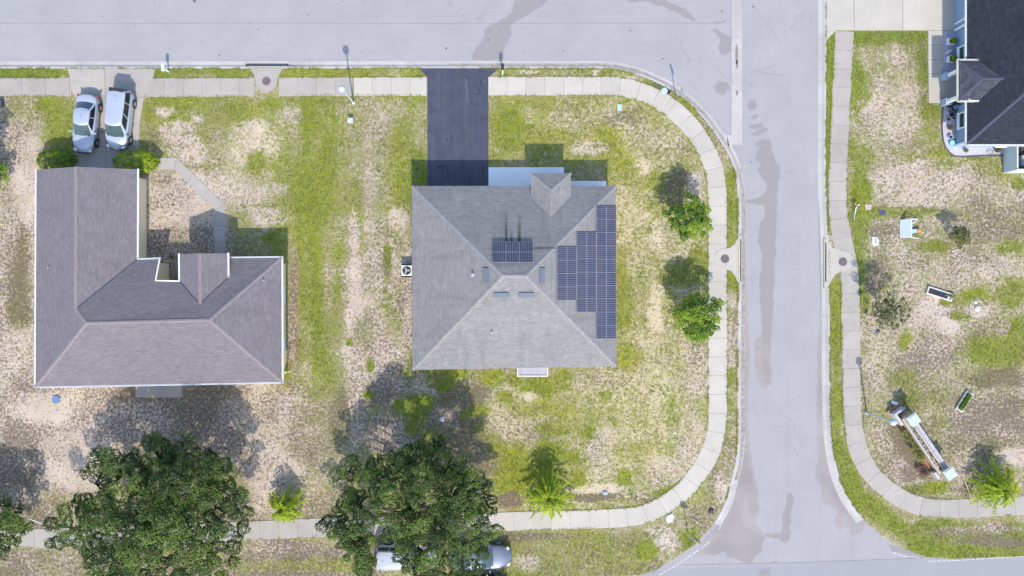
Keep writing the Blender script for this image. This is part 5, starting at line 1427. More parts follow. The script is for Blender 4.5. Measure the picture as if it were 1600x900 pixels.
def clipped_bush(label, cx, cy, rx_, ry_, h, mat, seed, group=None, rz=0, dens=9000, leaf=.085):
    zc = h * .55; g = P(cx, cy, zc); root = thing("clipped_bush", label, "bush", (g.x, g.y, 0), rz, group)
    r = np.random.default_rng(seed); d = r.normal(0, 1, (dens, 3)); d[:, 2] = np.abs(d[:, 2]) * 1.0 - .12; d /= np.linalg.norm(d, axis=1)[:, None]
    th = np.arctan2(d[:, 1], d[:, 0]); bump_ = 1 + .10 * (fbm(th * 3 + 9, d[:, 2] * 4 + 3, seed) - .5) * 2 + .09 * (fbm(d[:, 0] * 9 + 20, d[:, 1] * 9 + 20, seed + 4) - .5) * 2
    rad = bump_ * (.86 + .14 * r.random(dens) ** .5)
    c = d * np.array([rx_ / 20, ry_ / 20, h * .5]) * rad[:, None] + np.array([0, 0, h * .5])
    t = .45 + (fbm(d[:, 0] * 6 + 9, d[:, 1] * 6 + 9, seed) - .5) * 1.5 + r.normal(0, .16, dens)
    V, F, C = leaves(c, d * 1.2 + np.array([0, 0, .3]), leaf, .6, .45, t)
    np_mesh("foliage", V, F, mat, root, colors=C)
    tk = MB()
    for k in range(7):
        a = k * .9; tk.tube([(0, 0, -.05), (math.cos(a) * rx_ / 45, math.sin(a) * ry_ / 45, h * .4), (math.cos(a) * rx_ / 28, math.sin(a) * ry_ / 28, h * .72)], [.035, .025, .01], 5)
    tk.build("stem", M_bark, root)
    return root
clipped_bush("dark green clipped bush at the left corner of the garage behind the silver sedan", 89, 251, 31, 19, 1.7, LM_hedge_d, 3, "clipped bushes by the garage")
clipped_bush("bright lime green clipped bush at the garage corner behind the silver van", 212, 253, 36, 19, 1.6, LM_hedge, 6, "clipped bushes by the garage")
def loose_shrub(label, cx, cy, r_px, h, mat, seed, group, n=900, leaf=.09, name="shrub"):
    g = P(cx, cy, h * .5); root = thing(name, label, "shrub", (g.x, g.y, 0), 0, group); parts = []
    R = random.Random(seed)
    for k in range(9):
        a = R.uniform(0, 6.28); q_ = r_px / 20 * R.uniform(.1, .75); c0 = np.array([q_ * math.cos(a), q_ * math.sin(a), h * R.uniform(.45, .8)]); m = n // 9
        d = rng.normal(0, 1, (m, 3)); d[:, 2] = abs(d[:, 2]) - .3; d /= np.linalg.norm(d, axis=1)[:, None]
        parts.append(leaves(c0 + d * (r_px / 20 * .38 * rng.uniform(.5, 1, m))[:, None], d + np.array([0, 0, .6]), leaf, .5, .7, R.uniform(.2, .8) + rng.normal(0, .15, m)))
    V, F, C = combine(parts); np_mesh("foliage", V, F, mat, root, colors=C)
    tk = MB()
    for k in range(5):
        a = k * 1.3; tk.tube([(0, 0, -.05), (math.cos(a) * r_px / 60, math.sin(a) * r_px / 60, h * .6)], [.02, .008], 4)
    tk.build("stem", M_bark, root); return root
for i, (x, y, r, w) in enumerate(((1412, 677, 8, "first"), (1419, 686, 9, "second"), (1427, 697, 10, "third"), (1434, 707, 10, "fourth"), (1441, 715, 9, "fifth"))):
    loose_shrub("low olive green shrub in the bed along the entrance wall, %s from its upper end" % w, x, y, r, .7, LM_olive, 20 + i, "olive shrubs along the entrance wall", 620, .09)
for i, (x, y, r, w) in enumerate(((1433, 680, 6, "uppermost"), (1441, 692, 7, "second highest"), (1450, 705, 7, "middle"), (1437, 729, 8, "second lowest"), (1446, 741, 9, "lowest"))):
    loose_shrub("reddish brown ground shrub at the foot of the entrance wall, %s of the row" % w, x, y, r, .35, LM_red, 40 + i, "reddish ground shrubs by the entrance wall", 520, .085)
loose_shrub("bright green weed clump against the lower corner of the tan house wall", 447, 579, 4, .5, LM_hedge, 60, None, 260, .07, "weed_clump")
loose_shrub("dark weedy shrub below the small gable of the brown house", 268, 402, 5, .5, LM_bronze, 62, None, 240, .08, "weed_clump")
loose_shrub("low green weed clump beside the black soil planter", 1488, 464, 7, .35, LM_olive, 63, None, 240, .08, "weed_clump")

# ================================================================ vehicles
def car_paint(name, col, metal=.35):
    m = bpy.data.materials.new(name); nt, bs = nodes_of(m)
    g = nt.nodes.new("ShaderNodeNewGeometry").outputs['Position']
    f = maprange(nt, noise(nt, g, 3, 5), .35, .75, 0, .12)
    nt.links.new(mix(nt, f, col, tuple(c * .7 for c in col)), bs.inputs['Base Color'])
    bs.inputs['Metallic'].default_value = metal; bs.inputs['Roughness'].default_value = .34
    bs.inputs['Coat Weight'].default_value = .6; bs.inputs['Coat Roughness'].default_value = .08
    return m
M_winds = plain("tinted_windscreen", (0.05, 0.085, 0.09), .08, var=.15)
M_carglass = plain("car_side_glass", (0.012, 0.016, 0.024), .06, var=.1)
M_rear = plain("car_rear_glass", (0.03, 0.04, 0.075), .08, var=.1)
M_red = plain("red_lamp", (0.35, 0.03, 0.05), .25, var=.05)
M_lampw = plain("clear_lamp", (0.55, 0.58, 0.60), .15, var=.05)
M_rim = plain("alloy_rim", (0.42, 0.43, 0.45), .35, metal=.4)
M_trim = plain("black_trim", (0.02, 0.02, 0.023), .55)

def car(name, label, at, heading, spec, paint, group=None):
    """+y is the front; at: ground centre"""
    root = thing(name, label, spec.get('cat', 'car'), (at.x, at.y, at.z), heading, group)
    L, W = spec['L'], spec['W']; hw_ = W / 2
    st = spec['body']   # (t along length -1..1, width factor, deck height, bottom)
    mb = MB(); K = 11; rings = []
    for (t, wf, zt, zb) in st:
        y = t * L / 2; w = hw_ * wf; zbelt = min(zt - .04, spec['belt'])
        half = [(w * .90, zb), (w * .985, zb + .12), (w, (zb + zbelt) / 2), (w * .985, zbelt), (w * .86, zt - .035), (w * .55, zt - .004)]
        bow = (.34 if t > .3 else .20) * max(0, (abs(t) - .4) / .6) * (-1 if t > 0 else 1)
        yb_ = lambda a: y + bow * (a / hw_) ** 2 * 1.5
        ringp = [(-a, y, b) for a, b in half] + [(0, y, zt + .012)] + [(a, y, b) for a, b in half[::-1]]
        ringp = [(p[0], yb_(abs(p[0])), p[2]) for p in ringp]
        rings.append(ringp)
    nK = len(rings[0]); vs = [p for r in rings for p in r]; fs = []
    for i in range(len(rings) - 1):
        for k in range(nK - 1): fs.append((i * nK + k, i * nK + k + 1, (i + 1) * nK + k + 1, (i + 1) * nK + k))
        fs.append((i * nK + nK - 1, i * nK, (i + 1) * nK, (i + 1) * nK + nK - 1))
    fs.append(tuple(range(nK))); fs.append(tuple((len(rings) - 1) * nK + k for k in range(nK))[::-1])
    mb.add(vs, [f[::-1] for f in fs])
    mb.build("body", paint, root, smooth=True, subsurf=2)
    # cabin
    yb0, yb1, yr0, yr1 = [v * L / 2 for v in spec['cabin']]   # base rear, base front, roof rear, roof front
    zb, zr = spec['cz']; wb, wr = hw_ * spec.get('cwb', .90), hw_ * spec.get('cwr', .70)
    ws = spec.get('taper', .93)
    c = MB(); lv = []
    nL = 5; cols = 7
    # loft from belt to roof with rounded corners: rows at heights
    rows = [(0, 0), (.55, .50), (.92, .90), (1.0, .985)]
    def corner(h, s, e):   # e=0 rear 1 front
        yb = yb1 if e else yb0; yr = yr1 if e else yr0
        return Vector((s * (wb + (wr - wb) * h) * (ws if e else 1), yb + (yr - yb) * h, zb + (zr - zb) * h))
    prev = None; grid_ = []
    for h, q_ in rows:
        a, b_, c_, d_ = corner(h, -1, 0), corner(h, 1, 0), corner(h, 1, 1), corner(h, -1, 1)
        bow0 = .17 * (1 - .3 * h); loop = []
        for k in range(6): t = k / 6; p = a.lerp(b_, t); p.y -= bow0 * (1 - (2 * t - 1) ** 2); loop.append(p)
        for k in range(6): t = k / 6; p = b_.lerp(c_, t); p.x += .03 * (1 - (2 * t - 1) ** 2); loop.append(p)
        for k in range(6): t = k / 6; p = c_.lerp(d_, t); p.y += bow0 * 1.3 * (1 - (2 * t - 1) ** 2); loop.append(p)
        for k in range(6): t = k / 6; p = d_.lerp(a, t); p.x -= .03 * (1 - (2 * t - 1) ** 2); loop.append(p)
        grid_.append(loop)
    n24 = 24; top = grid_[-1]; cen = sum(top, Vector()) / n24
    r2 = [cen + (p - cen) * .84 + Vector((0, 0, .035)) for p in top]; r3 = [cen + (p - cen) * .45 + Vector((0, 0, .06)) for p in top]
    grid2 = grid_ + [r2, r3]
    vs = [p for l in grid2 for p in l] + [cen + Vector((0, 0, .068))]
    fs = [(i * n24 + k, i * n24 + (k + 1) % n24, (i + 1) * n24 + (k + 1) % n24, (i + 1) * n24 + k) for i in range(len(grid2) - 1) for k in range(n24)]
    fs += [((len(grid2) - 1) * n24 + k, (len(grid2) - 1) * n24 + (k + 1) % n24, len(vs) - 1) for k in range(n24)]
    c.add(vs, fs); c.build("roof", paint, root, smooth=True)
    def glass(nm, k0, k1, mat, h0=.10, h1=.90, in0=0.0, in1=1.0):
        """glass following the cabin side between loop indices, slightly proud"""
        g = MB(); nn = 8; vs = []
        for h in (h0, (h0 + h1) / 2, h1):
            for i in range(nn + 1):
                t = k0 + (k1 - k0) * (in0 + (in1 - in0) * i / nn); a = int(t) ; f = t - a
                def at_h(idx):
                    for r in range(len(rows) - 1):
                        if rows[r][0] <= h <= rows[r + 1][0]:
                            u_ = (h - rows[r][0]) / (rows[r + 1][0] - rows[r][0]); return grid_[r][idx % n24].lerp(grid_[r + 1][idx % n24], u_)
                p = at_h(a).lerp(at_h(a + 1), f); o = Vector((p.x, p.y - cen.y, 0)); 
                kk = (k0 + k1) / 2; nrm = {0: Vector((0, -1, .6)), 1: Vector((1, 0, .35)), 2: Vector((0, 1, .9)), 3: Vector((-1, 0, .35))}[int(kk // 6) % 4].normalized()
                vs.append(p + nrm * .012)
        fs = [(r * (nn + 1) + i, r * (nn + 1) + i + 1, (r + 1) * (nn + 1) + i + 1, (r + 1) * (nn + 1) + i) for r in range(2) for i in range(nn)]
        g.add(vs, fs); return g.build(nm, mat, root, smooth=True)
    glass("rear_window", 0, 6, M_rear, .12, .88, .07, .93); wsd = glass("windscreen", 12, 18, M_winds, .04, .93, .03, .97)
    for base in (6, 18):
        fwd = base == 6
        seg = spec.get('sides', ((.04, .47), (.52, .93)))
        for a, b_ in seg:
            if not fwd: a, b_ = 1 - b_, 1 - a
            glass("side_window", base, base + 6, M_carglass, .12, .86, a, b_)
    # wipers, cowl
    w = MB(); w.box((0, yb1 + .09, zb + .02), (wb * 1.5, .10, .04)); w.build("cowl", M_trim, root, bevel=.01)
    wr_ = spec.get('wheel', .32); ya, yf_ = [v * L / 2 for v in spec['axles']]
    for s in (-1, 1):
        for yy in (ya, yf_):
            x = s * (hw_ - .085); t = MB()
            a0 = MB(); a0.cyl((s * (hw_ - .30), yy, wr_), (s * (hw_ + .012), yy, wr_), wr_ * 1.13, wr_ * 1.13, 24); arch = a0.build("wheel_arch", M_trim, root)
            t.cyl((x - s * .12, yy, wr_), (x + s * .115, yy, wr_), wr_, wr_, 24); wo = t.build("wheel", M_black, root, bevel=.02)
            rm = MB(); rm.cyl((x + s * .10, yy, wr_), (x + s * .122, yy, wr_), wr_ * .62, wr_ * .58, 20)
            rm.build("rim", M_rim, wo)
            sp_ = MB()
            for k in range(5):
                a_ = k * 2 * math.pi / 5; sp_.box((x + s * .124, yy + math.cos(a_ + .6) * wr_ * .38, wr_ + math.sin(a_ + .6) * wr_ * .38), (.01, .06, .10), M=Matrix.Rotation(a_, 3, 'X'))
            sp_.build("rim_slots", M_trim, wo)
        m = MB(); m.box((s * (hw_ + .09), yb1 - .10, zb + .08), (.20, .10, .13)); m.box((s * (hw_ - .01), yb1 - .06, zb + .03), (.12, .05, .04))
        m.build("mirror", spec.get('mirror', paint), root, bevel=.02)
        h = MB(); h.box((s * hw_ * .66, L / 2 * .90, st[-3][2] - .10), (.26, .20, .10), rot=-s * .6); h.build("headlight", M_lampw, root, bevel=.03)
        h = MB(); h.box((s * hw_ * .86, -L / 2 * .945, spec['belt'] - .10), (.12, .16, .18), rot=s * .35); h.build("tail_light", M_red, root, bevel=.02)
        for yy in spec.get('handles', (.0, -.25)):
            hd = MB(); hd.box((s * (hw_ + .008), yy * L / 2, spec['belt'] - .1), (.03, .2, .035)); hd.build("door_handle", paint, root, bevel=.006)
    # panel gaps
    g = MB(); yh = L / 2 * .86
    for s in (-1, 1): g.box((s * hw_ * .78, (yb1 + yh) / 2 + .1, spec['hood'] - .005), (.010, (yh - yb1) * .8, .02), rot=s * .06)
    g.build("bonnet_gap", M_trim, root)
    gr_ = MB(); gr_.box((0, L / 2 * .985, .5), (W * .5, .10, .18)); gr_.build("grille", M_trim, root, bevel=.02)
    bp = MB(); bp.box((0, -L / 2 * .99, .55), (.5, .05, .13)); bp.build("number_plate", M_white, root)
    if spec.get('rails'):
        for s in (-1, 1):
            r_ = MB(); r_.tube([(s * wr * .93, yr0 + .1, zr + .03), (s * wr * .95, yr0 + .3, zr + .09), (s * wr * .93, yr1 - .3, zr + .09), (s * wr * .90, yr1 - .1, zr + .03)], .018, 6); r_.build("roof_rail", M_metal, root)
    if spec.get('spoiler'):
        s_ = MB(); s_.box((0, yr0 - .10, zr - .0), (wr * 1.7, .30, .04)); s_.build("spoiler", M_trim, root, bevel=.015)
    an = MB(); an.cyl((0, yr0 + .45, zr + .04), (0, yr0 + .35, zr + .14), .02, .006, 6); an.build("antenna", M_trim, root)
    return root
sedan = dict(L=4.55, W=1.76, belt=.80, hood=.90, cz=(.86, 1.40), cabin=(-.72, .36, -.38, .03), cwb=.88, cwr=.68, axles=(-.60, .60), wheel=.32,
             body=[(-1.0, .70, .70, .42), (-.985, .84, .90, .34), (-.93, .93, .98, .26), (-.72, .985, .98, .22), (-.3, 1.0, .93, .2), (.2, 1.0, .92, .2), (.45, .985, .91, .2), (.70, .96, .84, .22), (.88, .88, .74, .26), (.97, .72, .62, .30), (1.0, .55, .52, .36)])
van = dict(L=4.65, W=1.80, belt=.92, hood=1.02, cz=(.98, 1.66), cabin=(-.96, .52, -.86, .20), cwb=.92, cwr=.74, axles=(-.60, .62), wheel=.33, spoiler=True,
           sides=((.03, .30), (.33, .62), (.66, .92)), handles=(.10, -.25), mirror=M_trim,
           body=[(-1.0, .80, .85, .40), (-.985, .92, 1.02, .30), (-.93, .97, 1.05, .24), (-.5, 1.0, 1.03, .2), (.2, 1.0, 1.03, .2), (.52, .985, 1.03, .2), (.72, .96, .97, .22), (.88, .88, .86, .26), (.97, .74, .70, .30), (1.0, .58, .58, .36)])
P_silver = car_paint("silver_car_paint", (0.42, 0.46, 0.53)); P_white = car_paint("white_car_paint", (0.36, 0.39, 0.44), .0)
P_blue = car_paint("slate_blue_car_paint", (0.13, 0.155, 0.21)); P_blk = car_paint("black_car_paint", (0.012, 0.012, 0.015), .1)
car("parked_sedan", "silver sedan parked on the concrete driveway, left of the silver van", P(140.5, 196, 0) + Vector((0, 0, .04)), math.radians(180 - 6.0), sedan, P_silver, None)
van_o = car("parked_van", "silver people carrier with black rear spoiler parked on the concrete driveway", P(193, 190, 0) + Vector((0, 0, .04)), math.radians(180 - 6.5), van, P_silver, None)
van_o['category'] = 'van'
suv = dict(van); suv.update(L=4.75, W=1.88, cz=(1.05, 1.70), rails=True, spoiler=False, wheel=.36, mirror=P_white)
car("parked_suv", "white car parked under the oak with its rounded tail at the left", P(691 - 55, 873, 0) + Vector((0, .35, 0)), math.radians(-90 - 1), suv, P_white, "cars parked under the oak")
suv2 = dict(sedan); suv2.update(L=4.9, W=1.88, cz=(1.0, 1.55), belt=.9, wheel=.35)
suv2['body'] = [(t, w, z + .1, b) for t, w, z, b in sedan['body']]
car("parked_car", "slate blue car parked under the oak with its bonnet showing at the right", P(750, 873, 0) + Vector((0, .35, 0)), math.radians(-90 + 2), suv2, P_blue, "cars parked under the oak")
car("parked_car", "black car at the bottom edge alongside the slate blue car", P(752, 905, 0) + Vector((-.2, -.42, -.02)), math.radians(-90 + 2), dict(sedan, mirror=P_white), P_blk, "cars parked under the oak")
# ================================================================ street furniture and garden objects
def street_lamp(label, bx_, by_, h=4.25):
    b = P(bx_, by_, 0); root = thing("street_lamp", label, "street lamp", b, 0, "street lamps")
    M_post = plain("lamp_post_paint", (0.45, 0.47, 0.50), .6)
    m = MB(); m.lathe((0, 0, -.05), [(.14, 0), (.14, .12), (.09, .2), (.065, .35), (.05, h - .25), (.06, h - .2), (.05, h - .05)], 14); m.build("post", M_post, root, smooth=False)
    m = MB(); m.lathe((0, 0, h - .1), [(.05, 0), (.12, .06), (.16, .12), (.13, .16)], 16); m.build("collar", M_post, root)
    m = MB(); m.lathe((0, 0, h + .02), [(.12, 0), (.20, .08), (.255, .22), (.25, .34), (.19, .46), (.09, .54), (.02, .56)], 24)
    m.build("globe", plain("lamp_globe", (0.42, 0.50, 0.58), .35, var=.03), root, smooth=True)
street_lamp("globe street lamp standing in the grass beside the upper sidewalk, below the street", 552.5, 160.5)
street_lamp("globe street lamp standing beside the right sidewalk and the stone entrance wall", 1354, 645)

def manhole(label, x, y, z):
    root = thing("manhole_cover", label, "manhole cover", P(x, y, 0) + Vector((0, 0, z)), 0, "manhole covers on the drain aprons")
    m = MB(); m.lathe((0, 0, 0), [(.36, 0), (.36, .008), (.30, .010)], 28); m.build("ring", plain("iron_ring", (0.20, 0.17, 0.18), .7, var=.2), root)
    m = MB(); m.lathe((0, 0, .002), [(.29, 0), (.29, .016)], 28); cv = m.build("cover", plain("rusty_iron", (0.105, 0.075, 0.088), .75, var=.3, nscale=14, bumpy=.5), root)
    m = MB()
    for i in range(-4, 5):
        for j in range(-4, 5):
            if i * i + j * j < 17: m.box((i * .06, j * .06, .021), (.03, .03, .006), rot=.78)
    m.build("tread_pattern", plain("worn_iron", (0.17, 0.135, 0.15), .6, var=.2), cv)
manhole("iron manhole cover on the upper sidewalk left of the black driveway", 416.5, 127, .054)
manhole("iron manhole cover on the curved sidewalk between the two young trees", 1132.5, 404.5, .054)
manhole("iron manhole cover on the right sidewalk opposite the young trees", 1316.5, 409, .054)

def road_sign(label, bx_, by_, h, rz, rad=.37):
    root = thing("road_sign", label, "road sign", P(bx_, by_, 0), rz, "road signs")
    m = MB(); m.box((0, 0, h / 2 - .1), (.06, .05, h + .2)); m.build("post", M_metal, root)
    m = MB(); pts = [(rad * math.cos(math.pi / 8 + k * math.pi / 4), rad * math.sin(math.pi / 8 + k * math.pi / 4)) for k in range(8)]
    for y0, y1 in ((.028, .034),):
        m.add([(a, y0, h - rad + b) for a, b in pts] + [(a, y1, h - rad + b) for a, b in pts], [tuple(range(8)), tuple(range(8, 16))[::-1]] + [(k, 8 + k, 8 + (k + 1) % 8, (k + 1) % 8) for k in range(8)])
    m.build("sign_plate", plain("sign_aluminium", (0.55, 0.56, 0.58), .45, metal=.3), root)
road_sign("octagonal road sign seen edge-on in the verge of the upper corner", 1056, 152, 2.75, math.radians(-62))
road_sign("octagonal road sign seen edge-on in the grass of the lower corner", 1074, 830, 2.65, math.radians(-25))

def mailbox(label, bx_, by_, boxm, postm, rz, off):
    root = thing("mailbox", label, "mailbox", P(bx_, by_, 0), rz, "kerbside mailboxes")
    m = MB(); m.box((0, 0, .5), (.10, .10, 1.2)); m.box((0, off * .5, .98), (.08, abs(off) + .12, .07)); m.box((0, off * .45, .80), (.06, .06, .34), M=Matrix.Rotation(.7 * (1 if off > 0 else -1), 3, 'X')); m.build("post", postm, root, bevel=.008)
    b = MB(); n = 10; w = .11; prof = [(-w, 0), (w, 0)] + [(w * math.cos(t * math.pi / n), .13 + w * math.sin(t * math.pi / n)) for t in range(n + 1)]
    k = len(prof); L = .5
    vs = [(a, off - L / 2, 1.02 + z) for a, z in prof] + [(a, off + L / 2, 1.02 + z) for a, z in prof]
    b.add(vs, [tuple(range(k))[::-1], tuple(range(k, 2 * k))] + [(i, (i + 1) % k, k + (i + 1) % k, k + i) for i in range(k)])
    bo = b.build("box", boxm, root)
    f = MB(); f.box((.13, off + .05, 1.22), (.012, .05, .2)); f.build("flag", M_red, bo)
mailbox("white mailbox on a post beside the kerb, right of the concrete driveway", 264, 112, plain("white_mailbox", (0.75, 0.82, 0.85), .4), M_white, 0, .02)
mailbox("dark mailbox on a white post beside the black driveway", 785.5, 115.5, plain("navy_mailbox", (0.025, 0.03, 0.05), .4), M_white, 0, .25)

# utility lids and boxes
M_lid = plain("pale_blue_lid", (0.34, 0.46, 0.68), .6, var=.06)
r = thing("utility_cover", "pale blue square utility lid flush in the lawn inside the curved sidewalk", "utility lid", P(968, 168, 0))
m = MB(); m.box((0, 0, .02), (.36, .52, .06)); m.build("lid", M_lid, r, bevel=.01); m = MB(); m.box((0, .14, .054), (.12, .05, .01)); m.build("pull_handle", M_grey, r)
r = thing("utility_cover", "pale blue round utility lid touching the outer edge of the curved sidewalk", "utility lid", P(1038, 142, 0))
m = MB(); m.lathe((0, 0, -.02), [(.26, 0), (.26, .07), (.20, .09), (.02, .095)], 20); m.build("lid", M_lid, r)
m = MB(); m.lathe((.2, .05, -.02), [(.30, 0), (.30, .035), (.24, .035)], 20); m.build("concrete_collar", M_conc_old, r)
r = thing("notched_board", "pale blue notched board lying against the lower sidewalk curve", "board", P(1047, 810, 0), math.radians(25))
m = MB(); m.prism([(-.33, -.25), (.1, -.30), (.16, -.12), (.34, -.1), (.30, .28), (-.12, .30), (-.34, .1)], .0, .07); m.build("board", plain("pale_blue_board", (0.46, 0.60, 0.74), .6, var=.05), r, bevel=.01)
r = thing("utility_pedestal", "grey utility pedestal on the lawn below the street lamp", "utility box", P(549, 189.5, 0))
m = MB(); m.box((0, 0, .18), (.36, .32, .44)); m.build("cabinet", M_grey, r, bevel=.02); m = MB(); m.box((0, 0, .42), (.42, .38, .06)); m.build("lid", plain("pale_grey_lid", (0.42, 0.47, 0.50), .5), r, bevel=.015)
r = thing("storage_box", "small dark box at the left edge below the upper sidewalk", "box", P(2, 163, 0))
m = MB(); m.box((0, 0, .22), (.55, .42, .44)); m.build("body", M_dgrey, r, bevel=.02); m = MB(); m.box((0, 0, .46), (.58, .46, .05)); m.build("lid", plain("dark_blue_lid", (0.06, 0.07, 0.10), .5), r, bevel=.015)
r = thing("round_tub_cover", "blue round plastic lid on the white sand below the brown house", "lid", P(88.5, 624, 0))
m = MB(); m.lathe((0, 0, 0), [(.30, 0), (.32, .10), (.29, .13), (.26, .11), (.02, .12)], 28); m.build("lid", plain("blue_plastic", (0.10, 0.18, 0.33), .5, var=.05), r)
m = MB(); m.box((.36, .05, .08), (.14, .03, .03), rot=.4); m.build("handle", M_white, r)

# air conditioner
r = thing("air_conditioner", "white air conditioner with black fan against the left eave of the solar panelled house", "air conditioner", P(637.5, 423, 0))
m = MB(); m.box((0, 0, .02), (1.0, 1.0, .12)); m.build("pad", M_conc_old, r)
m = MB(); m.box((0, 0, .46), (.80, .80, .76)); m.build("casing", plain("beige_white_casing", (0.62, 0.64, 0.66), .5), r, bevel=.02)
m = MB(); m.lathe((0, 0, .835), [(.34, 0), (.34, .012)], 28); g_ = m.build("fan_opening", M_black, r)
m = MB()
for k in range(3): m.box((.14 * math.cos(k * 2.09), .14 * math.sin(k * 2.09), .852), (.24, .13, .008), rot=k * 2.09)
m.lathe((0, 0, .848), [(.07, 0), (.07, .02)], 14); m.build("fan", M_grey, g_)
m = MB()
for rr in (.12, .2, .28, .335): m.tube([(rr * math.cos(t * math.pi / 12), rr * math.sin(t * math.pi / 12), .872) for t in range(25)], .004, 4)
m.build("grille", M_dgrey, g_)

# ---------------------------------------------------------------- stone entrance wall
SW0 = P(1428, 656, 1.85); SW1 = P(1485, 740, 1.85)
b0 = Vector((SW0.x, SW0.y)); b1 = Vector((SW1.x, SW1.y)); ax = (b1 - b0); LEN_ = ax.length; ax.normalize(); ang = math.atan2(ax.y, ax.x)
r = thing("entrance_wall", "long stone entrance sign wall with two white capped pillars in the lower right lawn", "sign wall", ((b0.x + b1.x) / 2, (b0.y + b1.y) / 2, 0), ang)
M_stone = plain("tan_ledge_stone", (0.34, 0.28, 0.20), .9, var=.4, nscale=7, bumpy=.5); M_lav = plain("grey_cap_stone", (0.33, 0.33, 0.37), .8, var=.18, nscale=5)
M_capw = plain("pale_cap_stone", (0.38, 0.44, 0.46), .7, var=.10, nscale=4); M_brick = plain("terracotta_edge", (0.36, 0.17, 0.09), .85, var=.2)
M_cwall = plain("cream_coping", (0.42, 0.41, 0.39), .8, var=.1)
for s in (-1, 1):
    m = MB(); m.box((s * LEN_ / 2, 0, .85), (.62, .62, 1.8)); pi_ = m.build("pillar", M_stone, r, bevel=.02)
    m = MB(); m.box((s * LEN_ / 2, 0, 1.80), (.84, .84, .14)); m.box((s * LEN_ / 2, 0, 1.89), (.66, .66, .05)); m.build("cap", M_capw, pi_, bevel=.02)
m = MB(); m.box((0, .10, .62), (LEN_ - .6, .34, 1.35)); m.build("back_wall", M_stone, r)
m = MB(); m.box((0, .18, 1.32), (LEN_ - .64, .26, .06)); m.build("coping", M_lav, r, bevel=.01)
m = MB(); m.box((-.0, -.10, 1.315), (LEN_ - .62, .06, .05)); m.build("coping_edge", M_cwall, r)
m = MB(); m.box((-.1, -.30, .50), (LEN_ + .2, .28, 1.1)); m.build("front_wall", M_stone, r)
m = MB(); m.box((-.1, -.44, 1.06), (LEN_ + .2, .09, .06)); m.build("front_coping", M_cwall, r, bevel=.01)
m = MB(); m.box((-.1, -.56, .10), (LEN_ + .9, .12, .24)); m.build("brick_edging", M_brick, r, bevel=.01)
# planted gravel trough between the two walls
m = MB()
for k in range(90): m.box((random.uniform(-LEN_ / 2 + .6, LEN_ / 2 - .6), random.uniform(-.34, -.12), 1.06), (random.uniform(.05, .16), random.uniform(.04, .1), .05), rot=random.uniform(0, 3))
m.build("ledge_rubble", plain("mixed_rubble", (0.30, 0.28, 0.26), .9, var=.55, nscale=9), r)
for s, nm in ((-1, "wing_wall"), (1, "wing_wall")):
    m = MB(); m.box((s * (LEN_ / 2 + .05) - .15 * (s < 0), -.62, .40), (.95 if s < 0 else .6, .20, .9)); w_ = m.build(nm, M_cwall, r, bevel=.015)
    if s < 0:
        m = MB(); m.box((-LEN_ / 2 - .75, -.25, .42), (.18, 1.0, .95)); m.build("end_coping", M_lav, w_, bevel=.01)
        m = MB(); m.box((-LEN_ / 2 - .98, -.25, .12), (.10, 1.2, .26)); m.build("brick_edging", M_brick, w_)
r = thing("metal_rod", "thin copper rod running from the lower pillar of the entrance wall to the ground", "rod", P(1496, 747, 0))
e_ = P(1517, 778, 0) - P(1496, 747, 0); m = MB(); m.tube([(0, 0, 1.1), (e_.x, e_.y, .03)], .025, 8); m.build("rod", plain("copper_tube", (0.52, 0.42, 0.30), .4, metal=.3), r)
r = thing("broken_board", "small white broken board lying in the shade above the entrance wall", "board", P(1399, 630, 0), math.radians(-20))
m = MB(); m.prism([(-.36, .1), (-.3, -.08), (.0, -.12), (.12, -.2), (.34, -.12), (.28, .08), (.06, .14), (-.1, .08)], .0, .05); m.box((.08, -.04, .08), (.3, .12, .06), rot=.3); m.build("board", M_white, r)

# ---------------------------------------------------------------- raised planters
def planter(label, cx, cy, L, W, ang, plant):
    r = thing("planter_bed", label, "planter", P(cx, cy, 0), ang, "raised planter beds"); m = MB(); t = .09; h = .24
    m.box((0, W / 2, h / 2 - .03), (L + t, t, h)); m.box((0, -W / 2, h / 2 - .03), (L + t, t, h)); m.box((L / 2, 0, h / 2 - .03), (t, W - t, h)); m.box((-L / 2, 0, h / 2 - .03), (t, W - t, h))
    m.build("frame", plain("pale_timber_frame", (0.50, 0.48, 0.44), .8, var=.2), r, bevel=.008)
    m = MB(); m.box((0, 0, .08), (L - t, W - t, .12)); m.build("soil", plain("dark_liner_soil", (0.022, 0.022, 0.034), .85, var=.3), r)
    if plant:
        n = 2600; c = np.stack([rng.uniform(-L / 2 + .1, L / 2 - .1, n), rng.uniform(-W / 2 + .08, W / 2 - .08, n), rng.uniform(.12, .42, n)], 1)
        V, F, C = leaves(c, np.tile([0, 0, 1.0], (n, 1)), .085, .5, .8, .35 + rng.normal(0, .2, n)); np_mesh("herbs", V, F, LM_bright, r, colors=C)
    else:
        m = MB(); m.lathe((L / 2 - .25, -.08, .12), [(.10, 0), (.14, .1), (.12, .12)], 12); m.box((L / 2 - .45, .05, .2), (.3, .03, .03), rot=.6); m.build("watering_bowl", M_grey, r)
planter("shallow planter bed of black soil with pale frame in the middle of the right lawn", 1467, 459, 1.95, .52, math.radians(-18), False)
planter("narrow planter bed full of green herbs right of the entrance wall", 1505.5, 627, 1.55, .5, math.radians(58), True)

